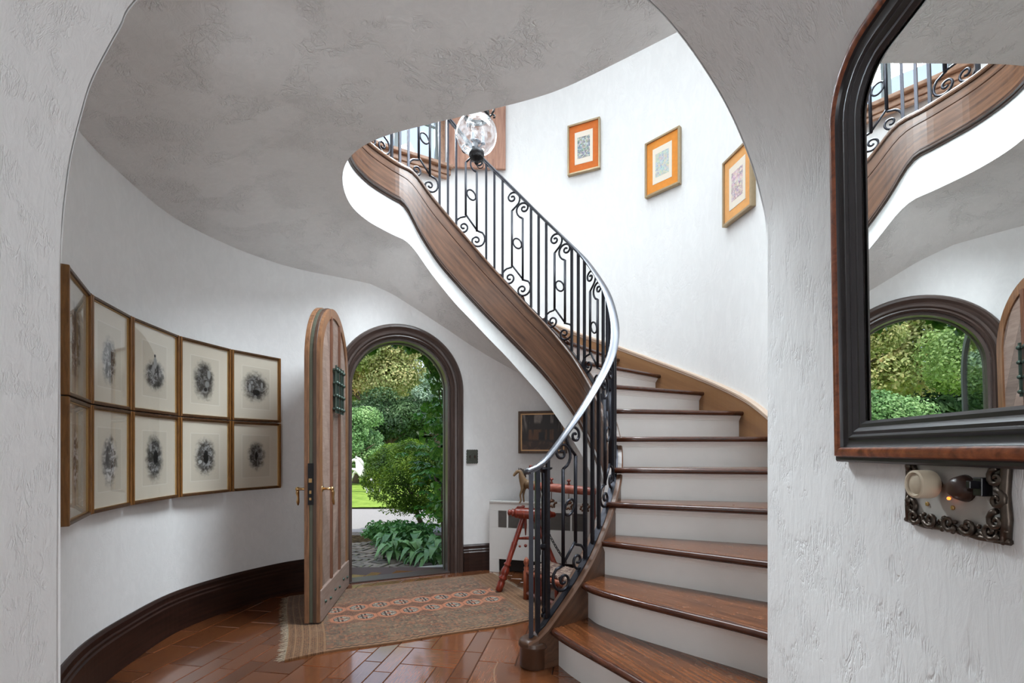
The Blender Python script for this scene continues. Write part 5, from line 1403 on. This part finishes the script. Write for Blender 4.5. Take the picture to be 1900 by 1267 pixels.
# simpler zig-zag rows: courses of bricks laid alternately at +/-45 degrees
for r_i in range(0, 13):
    for c_i in range(-8, 28):
        t = -.8+c_i*.0840; n_ = .50+r_i*.1500
        if t > 1.05 or t < -.85: continue
        cells.append((t+(.0 if r_i%2 else .02), n_, (pi/4 if r_i%2 else -pi/4)))
cells = cells[:300]
da = math.atan2(DT[1], DT[0])
for (t, n_, a_) in cells:
    p = dpt(t, n_, 0)
    shared('brick', bme, path, (p[0], p[1], GZ-.012+rbk.uniform(-.008,.006)), (rbk.uniform(-.04,.04), rbk.uniform(-.03,.03), da+a_+rbk.uniform(-.04,.04)), (1,1,1))

# leaf clouds -------------------------------------------------
def leafmat(name, cols, scale=.9, rough=.5, trans=.0):
    g = G(name, rough=rough, spec=.35); c = g.coord(); n = g.noise(c, scale, 4, .6); n2 = g.noise(c, scale*14, 2)
    f = g.math('ADD', g.math('MULTIPLY', n, .6), g.math('MULTIPLY', n2, .4))
    k = len(cols); col = g.ramp(f, [(.33+.34*i/(k-1), lin(c_)) for i, c_ in enumerate(cols)]); g.set('Base Color', col)
    n_ = g.n; tr = n_.new('ShaderNodeBsdfTranslucent'); g.l.new(col, tr.inputs[0]); mx = n_.new('ShaderNodeMixShader'); mx.inputs[0].default_value = .3
    g.l.new(g.b.outputs[0], mx.inputs[1]); g.l.new(tr.outputs[0], mx.inputs[2]); g.l.new(mx.outputs[0], n_['Material Output'].inputs[0]); return g.m
def leaves(C, size, name, mat, parent=None, world=True, rs=1, aspect=.55, droop=0.0, jitter=.4, outward=None):
    rg = np.random.default_rng(rs); n = len(C); N = rg.normal(size=(n,3)); N[:,2] += .5
    if outward is not None: N = N*.6+outward*1.0
    N /= np.linalg.norm(N, axis=1)[:,None]
    A_ = rg.normal(size=(n,3)); A_[:,2] -= droop; A_ -= N*(A_*N).sum(1)[:,None]; A_ /= np.linalg.norm(A_, axis=1)[:,None]; B_ = np.cross(N, A_)
    s = size*(1+jitter*(rg.random(n)*2-1)); s = s[:,None]
    V = np.empty((n,4,3)); V[:,0] = C-A_*s*.5; V[:,1] = C+B_*s*aspect*.5+N*s*.06; V[:,2] = C+A_*s*.5; V[:,3] = C-B_*s*aspect*.5+N*s*.06
    F = np.arange(n*4).reshape(n,4)
    return fastmesh(name, V.reshape(-1,3), F, mat, parent, world)
def blob(center, rad, n, rs, shell=.55, lumps=18, lump=.35):
    """points on/inside a lumpy ellipsoid; returns points and outward normals"""
    rg = np.random.default_rng(rs); center = np.array(center); rad = np.array(rad)
    D = rg.normal(size=(lumps,3)); D /= np.linalg.norm(D, axis=1)[:,None]; L = D*(rg.random(lumps)**.33)[:,None]*(1-lump)
    k = rg.integers(0, lumps, n); d = rg.normal(size=(n,3)); d /= np.linalg.norm(d, axis=1)[:,None]
    r = (shell+(1-shell)*rg.random(n))[:,None]*lump*(0.7+.6*rg.random(lumps)[k])[:,None]
    P_ = L[k]+d*r
    return center+P_*rad, d
def trunk(base, top, r0, r1, branches, name, parent, rs=1):
    rg = random.Random(rs); base, top = Vector(base), Vector(top); mb = MB()
    mid = base.lerp(top, .5)+Vector((rg.uniform(-.1,.1), rg.uniform(-.1,.1), 0))*(top-base).length*.3
    mb.tube([base, base.lerp(mid,.5), mid, top], [r0, r0*.85, (r0+r1)/2, r1], 9)
    for k in range(branches):
        u = .35+.6*k/max(1, branches); p = base.lerp(top, u); a = rg.uniform(0, 2*pi); L = (top-base).length*rg.uniform(.3,.5)
        e = p+Vector((cos(a)*L, sin(a)*L, L*rg.uniform(.2,.7))); m_ = p.lerp(e, .5)+Vector((0,0,L*.08))
        mb.tube([p, m_, e], [r0*.4, r0*.25, r0*.08], 6)
    return mb.build(name, M['bark'], parent, smooth=True, world=True)
def tree(name, label, x, y, z0, trunkh, r0, crown, n, size, mat, rs, group, lumps=26, lump=.34, cz=None, droop=0, cat='tree'):
    t = thing(name, label, cat, (x, y, z0), 0, group)
    cz = cz if cz is not None else z0+trunkh+crown[2]*.6
    trunk((x,y,z0-.1), (x+.1,y,cz+crown[2]*.2), r0, r0*.35, 7, 'trunk', t, rs)
    P_, d_ = blob((x,y,cz), crown, n, rs, .6, lumps, lump)
    tag(leaves(P_, size, 'foliage', mat, t, True, rs, .6, droop, .4, d_), kind='stuff'); return t
Lm = {'oak': leafmat('autumn_oak', [(116,140,86),(164,180,116),(208,200,146),(214,172,130)], .35),  # leaf colours of the far trees are paled to suggest haze
      'green': leafmat('fresh_green', [(108,138,84),(152,182,112),(198,214,146)], .5),
      'blue': leafmat('blue_green', [(100,130,112),(146,174,152),(190,210,184)], .5),
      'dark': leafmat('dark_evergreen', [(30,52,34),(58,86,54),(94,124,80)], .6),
      'cedar': leafmat('cedar', [(76,118,72),(128,168,108),(178,206,146)], .8),
      'yellow': leafmat('sunny_shrub', [(128,142,60),(190,196,96),(226,224,140)], .6),
      'yew': leafmat('clipped_yew', [(26,56,14),(84,122,30),(164,192,66)], 3.0, .45),
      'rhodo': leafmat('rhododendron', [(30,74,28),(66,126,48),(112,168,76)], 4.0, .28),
      'ivy': leafmat('vine_leaf', [(44,84,28),(78,128,42),(130,172,66)], 3.0, .4),
      'ground': leafmat('groundcover', [(36,84,38),(72,130,62),(120,168,96)], 5.0, .35)}
T = tree
gp = 'trees beyond the lawn'
T('oak_tree', 'large oak with yellow and rust autumn leaves behind the lawn, left in the doorway', -8.3, 27, .4, 4.0, .35, (4.6,4,3.6), 95000, .15, Lm['oak'], 1, gp, cz=7.2)
T('pine_tree', 'blue-green pine rising right of the autumn oak in the doorway', -3.6, 30, .5, 4.0, .32, (3.2,3,3.6), 70000, .15, Lm['blue'], 2, gp, cz=7.8)
T('spruce_tree', 'dark evergreen low behind the statue, between oak and pine', -6.3, 24, .3, 1.2, .22, (2.6,2.0,1.6), 36000, .13, Lm['dark'], 3, gp, cz=2.8)
T('bare_pine', 'leaning pine with open branches in the middle of the doorway view', -4.0, 25, .3, 5.0, .20, (1.6,1.4,1.2), 12000, .14, Lm['blue'], 4, gp, cz=4.3)
T('cedar_shrub', 'feathery light green cedar shrub behind the white horse statue', -5.2, 15.5, .1, .3, .12, (1.9,1.1,1.35), 34000, .085, Lm['cedar'], 5, 'shrubs on the lawn edge', cz=1.35, cat='shrub')
T('maple_tree', 'tall green tree closing the view above the doorway arch', -1.0, 38, .5, 5, .4, (6,4,6), 60000, .24, Lm['green'], 6, gp, cz=8)
T('maple_tree', 'green tree left of the autumn oak, seen in the mirror', -15.5, 27, .4, 4, .35, (4.5,4,4.4), 70000, .17, Lm['green'], 7, gp, cz=6.2)
T('pine_tree', 'blue-green tree furthest left, seen in the mirror', -22, 30, .4, 4, .35, (5,4,5), 60000, .19, Lm['blue'], 8, gp, cz=6.5)
T('oak_tree', 'autumn oak between the mirror trees further back', -14, 38, .4, 5, .4, (7,5,6), 50000, .28, Lm['oak'], 9, gp, cz=8.5)
T('yellow_shrub', 'sunlit yellow-green shrub mass at lawn edge, seen in the mirror', -10.2, 15.0, .1, .2, .1, (3.0,1.5,1.35), 32000, .11, Lm['yellow'], 10, 'shrubs on the lawn edge', cz=1.1, cat='shrub')
T('yellow_shrub', 'second sunlit yellow-green shrub further left in the mirror', -15.5, 17.5, .1, .2, .1, (3.4,1.6,1.5), 28000, .12, Lm['yellow'], 11, 'shrubs on the lawn edge', cz=1.1, cat='shrub')
P_, d_ = blob((-12,52,4), (34,4,7.5), 16000, 12, .3, 60, .22)
tag(leaves(P_, 1.3, 'woodland', Lm['dark'], None, False, 12, .7, 0, .4, d_), 'dark wooded background closing the far side of the lawn', 'woodland', kind='stuff')

# clipped yew dome
yx, yy = -1.66, 6.9
yew = thing('yew_shrub', 'rounded clipped yew shrub with bright green top beside the drive', 'shrub', (yx, yy, GZ))
trunk((yx+.35,yy+.1,GZ-.05), (yx+.1,yy,.65), .045, .02, 8, 'stem', yew, 3)
rg = np.random.default_rng(21); n = 26000; d = rg.normal(size=(n,3)); d /= np.linalg.norm(d, axis=1)[:,None]
lump = 1+.06*np.sin(d[:,0]*9+1)*np.sin(d[:,2]*8)+.05*np.sin(d[:,1]*11)
r_ = (.80+.20*rg.random(n)**.6)*lump
C = np.array([yx+.12, yy, .74])+d*r_[:,None]*np.array([.66,.55,.50])
low = d[:,2] < -.35; keep = ~(low & (rg.random(n) < .55)); C = C[keep]; d = d[keep]
tag(leaves(C, .038, 'foliage', Lm['yew'], yew, True, 22, .45, 0, .4, d), kind='stuff')
P_, d_ = blob((yx+.35, yy-.15, .28), (.62,.35,.20), 3200, 23, .5, 30, .3)
tag(leaves(P_, .034, 'lower_foliage', Lm['yew'], yew, True, 24, .5), kind='stuff')
# rhododendron
rho = thing('rhododendron', 'tall dark glossy rhododendron filling the right side of the doorway view', 'shrub', (-.80, 5.9, GZ))
for k, (x, y, z) in enumerate(((-1.02,5.9,.9),(-.85,6.0,1.3),(-.7,5.9,.6))): trunk((-.66,5.85,GZ-.05), (x,y,z), .028, .012, 4, 'stem', rho, 30+k)
rg = np.random.default_rng(31); cs = []; no = []
for k in range(190):     # rosettes of long leaves
    c = np.array([rg.normal(-.82,.21), rg.normal(5.95,.22), rg.uniform(.18,1.75)]); c[0] = max(c[0], -1.42+.35*abs(c[2]-.75))
    m = 13
    for j in range(m):
        a = 2*pi*j/m+rg.random(); r = .055
        cs.append(c+np.array([cos(a)*r, sin(a)*r, -.01*rg.random()])); no.append((cos(a), sin(a), -.25))
cs = np.array(cs); no = np.array(no)
def orient_leaves(C, D, L, Wd, name, mat, parent, rs=1):
    rg = np.random.default_rng(rs); n = len(C); D = D+rg.normal(size=D.shape)*.18; D /= np.linalg.norm(D, axis=1)[:,None]
    up = np.tile(np.array([0,0,1.0]), (n,1)); S_ = np.cross(D, up); S_ /= np.linalg.norm(S_, axis=1)[:,None]; U_ = np.cross(S_, D)
    l = L*(.75+.5*rg.random(n))[:,None]; w = Wd*(.8+.4*rg.random(n))[:,None]
    V = np.empty((n,6,3)); V[:,0] = C-D*l*.5; V[:,1] = C+S_*w*.5+U_*w*.15; V[:,2] = C+D*l*.3+S_*w*.35-U_*l*.04; V[:,3] = C+D*l*.5-U_*l*.10; V[:,4] = C+D*l*.3-S_*w*.35-U_*l*.04; V[:,5] = C-S_*w*.5+U_*w*.15
    F = []; base = np.arange(n)[:,None]*6
    F = np.concatenate([base+np.array([0,1,2,5]), base+np.array([5,2,3,4])], 0)
    return fastmesh(name, V.reshape(-1,3), F, mat, parent, True)
tag(orient_leaves(cs, no, .11, .038, 'foliage', Lm['rhodo'], rho, 5), kind='stuff')
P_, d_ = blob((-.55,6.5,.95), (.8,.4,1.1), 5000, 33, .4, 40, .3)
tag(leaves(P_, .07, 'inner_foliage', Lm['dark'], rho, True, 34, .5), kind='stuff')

# hostas: every leaf a part
def hosta_leaf():
    mb = MB(); secs = [(0,.004,0),(.25,.014,.10),(.42,.052,.16),(.58,.064,.17),(.76,.050,.13),(.90,.024,.06),(1.0,.002,.0)]; L = .30
    for (u, w, z) in secs: mb.v += [(u*L, -w, z+.012), (u*L, 0, z), (u*L, w, z+.012)]
    for i in range(len(secs)-1):
        a, b = i*3, i*3+3; mb.f += [(a,b,b+1,a+1),(a+1,b+1,b+2,a+2)]
    me = bpy.data.meshes.new('leaf'); me.from_pydata(mb.v, [], mb.f); me.update(); me.polygons.foreach_set('use_smooth', [True]*len(me.polygons))
    g = G('hosta_leaf', rough=.26, spec=.6); c = g.coord(); x, y, z = g.xyz(c); st = g.wave(g.mp(c, sc=(1,60,1)), 1.0, .5, 1, 1, 'Y')
    col = g.mix(g.rnd(), lin((56,112,58)), lin((120,166,96))); g.set('Base Color', g.mix(g.math('MULTIPLY', st, .25), col, lin((120,160,110)))); g.bump(st, .4, .004)
    me.materials.append(g.m); return me
hl = hosta_leaf(); rh = random.Random(9)
hpos = [(-1.30,5.18),(-1.02,5.05),(-.82,4.88),(-1.42,5.50),(-1.12,5.42),(-.85,5.25),(-1.48,5.85),(-1.15,5.75)]
hl_lab = ['hosta clump with broad bluish leaves at the left front of the bed','hosta clump at the middle front of the bed by the stone sill','hosta clump nearest the right door jamb','hosta clump behind the left front hosta','hosta clump in the middle of the bed','hosta clump beneath the rhododendron stems','hosta clump at the back left edge by the drive','hosta clump at the back centre below the yew']
for (x, y), lab in zip(hpos, hl_lab):
    t = thing('hosta_plant', lab, 'plant', (x, y, GZ-.04), 0, 'hostas beside the brick path')
    for k in range(24):
        s_ = rh.uniform(.5, .92); tier = k/24
        shared('leaf', hl, t, (0,0,.01+.10*tier), (rh.uniform(-.25,.25), rh.uniform(-.65,.0)*(.3+tier)+.25, rh.uniform(0, 2*pi)), (s_, s_*rh.uniform(.8,1.1), s_))
P_, d_ = blob((-1.45,6.05,.02), (.55,.40,.22), 4200, 41, .5, 40, .3)
gc = thing('pachysandra_bed', 'low dark green groundcover along the drive edge behind the hostas', 'plant', (-1.45,6.05,GZ))
tag(leaves(P_, .06, 'foliage', Lm['ground'], gc, True, 42, .5, 0, .3, d_), kind='stuff')

# climbing vine round the outside of the arch
vine = thing('climbing_vine', 'green climbing vine hanging around the outside of the doorway arch', 'vine', dpt(DW+.2, .45, GZ))
lm = MB(); out = [(0,0),(.35,.42),(.25,.62),(.55,.60),(.75,.50),(1.05,0),(.75,-.50),(.55,-.60),(.25,-.62),(.35,-.42)]
lm.v = [(0.5*.09,0,.006)]+[(u*.09, v*.09, -.004*(abs(v)*2)) for u, v in out]; lm.f = [(0,i+1,(i+1)%10+1) for i in range(10)]
vme = bpy.data.meshes.new('leaf'); vme.from_pydata(lm.v, [], lm.f); vme.update(); vme.materials.append(Lm['ivy'])
rvn = random.Random(17); stuffC = []
vl = Vector(vine.location)
for k in range(1050):
    if rvn.random() < .62:     # right hand side column
        z = rvn.uniform(.35, 2.15); t = DW+.07+rvn.uniform(-.17, .16)-.03*sin(z*5); n_ = rvn.uniform(.34, .66)
        if z < 1.2: t += .06
    else:                      # across the top
        a = rvn.uniform(.35, 2.6); rr = DR+rvn.uniform(-.02, .13); t = DW/2+rr*cos(a); z = DSP+rr*sin(a)+.02; n_ = rvn.uniform(.30, .6)
        z = z+.04
    p = Vector(dpt(t, n_, z))
    if k < 280: shared('leaf', vme, vine, p-vl, (rvn.uniform(.8,2.2), rvn.uniform(-.6,.9), rvn.uniform(0, 2*pi)), (rvn.uniform(.5,.95),)*3)
    else: stuffC.append(p)
tag(leaves(np.array([tuple(p) for p in stuffC]), .062, 'foliage', Lm['ivy'], vine, True, 18, .8), kind='stuff')
mb = MB()
for k in range(5):
    t0 = DW+.06+.03*k; mb.tube([dpt(t0, .46, GZ), dpt(t0-.02, .44, .6), dpt(t0+.03, .47, 1.2), dpt(t0-.05, .45, 1.7), dpt(t0-.25, .45, 2.1)], [.012,.010,.008,.006,.004], 6)
mb.build('vine_stem', M['bark'], vine, smooth=True, world=True)

# rearing white horse statue
hs = thing('horse_statue', 'white rearing horse statue on the lawn beyond the drive', 'statue', (-4.12, 13.0, -.10))
SX, SY, SZ = -4.12, 13.0, -.10; k_ = .92
S3 = lambda x, y, z: (SX+x*k_, SY+y*k_, SZ+z*k_)
jo = [(S3(0,0,.52),.13),(S3(.14,0,.38),.14),(S3(-.10,0,.68),.14),(S3(-.17,0,.86),.09),(S3(-.22,0,.99),.065),(S3(-.30,0,1.02),.05),(S3(-.40,0,.95),.035),(S3(-.44,0,.91),.028),
      (S3(-.20,-.08,.70),.055),(S3(-.36,-.09,.74),.035),(S3(-.42,-.09,.62),.022),(S3(-.46,-.09,.55),.026),
      (S3(-.20,.08,.66),.055),(S3(-.34,.09,.62),.035),(S3(-.38,.09,.48),.022),(S3(-.43,.09,.42),.026),
      (S3(.16,-.09,.28),.075),(S3(.06,-.09,.17),.04),(S3(.14,-.09,.07),.026),(S3(.09,-.09,.0),.034),
      (S3(.22,.09,.28),.075),(S3(.14,.09,.17),.04),(S3(.24,.09,.07),.026),(S3(.19,.09,.0),.034),
      (S3(.28,0,.34),.035),(S3(.40,0,.30),.04),(S3(.48,0,.14),.035),(S3(.46,0,.02),.02)]
ed = [(0,1),(0,2),(2,3),(3,4),(4,5),(5,6),(6,7),(2,8),(8,9),(9,10),(10,11),(2,12),(12,13),(13,14),(14,15),(1,16),(16,17),(17,18),(18,19),(1,20),(20,21),(21,22),(22,23),(1,24),(24,25),(25,26),(26,27)]
white = flat('white_statue', (.56,.56,.55), .6, var=.05)
add_skin('body', jo, ed, white, hs)
mb = MB(); mb.tube([S3(-.22,0,1.07),S3(-.13,0,1.02),S3(-.06,0,.92),S3(-.02,0,.80)], [.03,.045,.045,.02], 8)
for sg in (-1,1): mb.tube([S3(-.25,.03*sg,1.05),S3(-.24,.04*sg,1.13)], [.022,.004], 6)
mb.build('mane', white, hs, smooth=True, world=True)
mb = MB(); mb.box(SX-.35, SX+.6, SY-.28, SY+.28, SZ-.12, SZ+.0); mb.build('plinth', M['stone'], hs, world=True, bevel=.01)
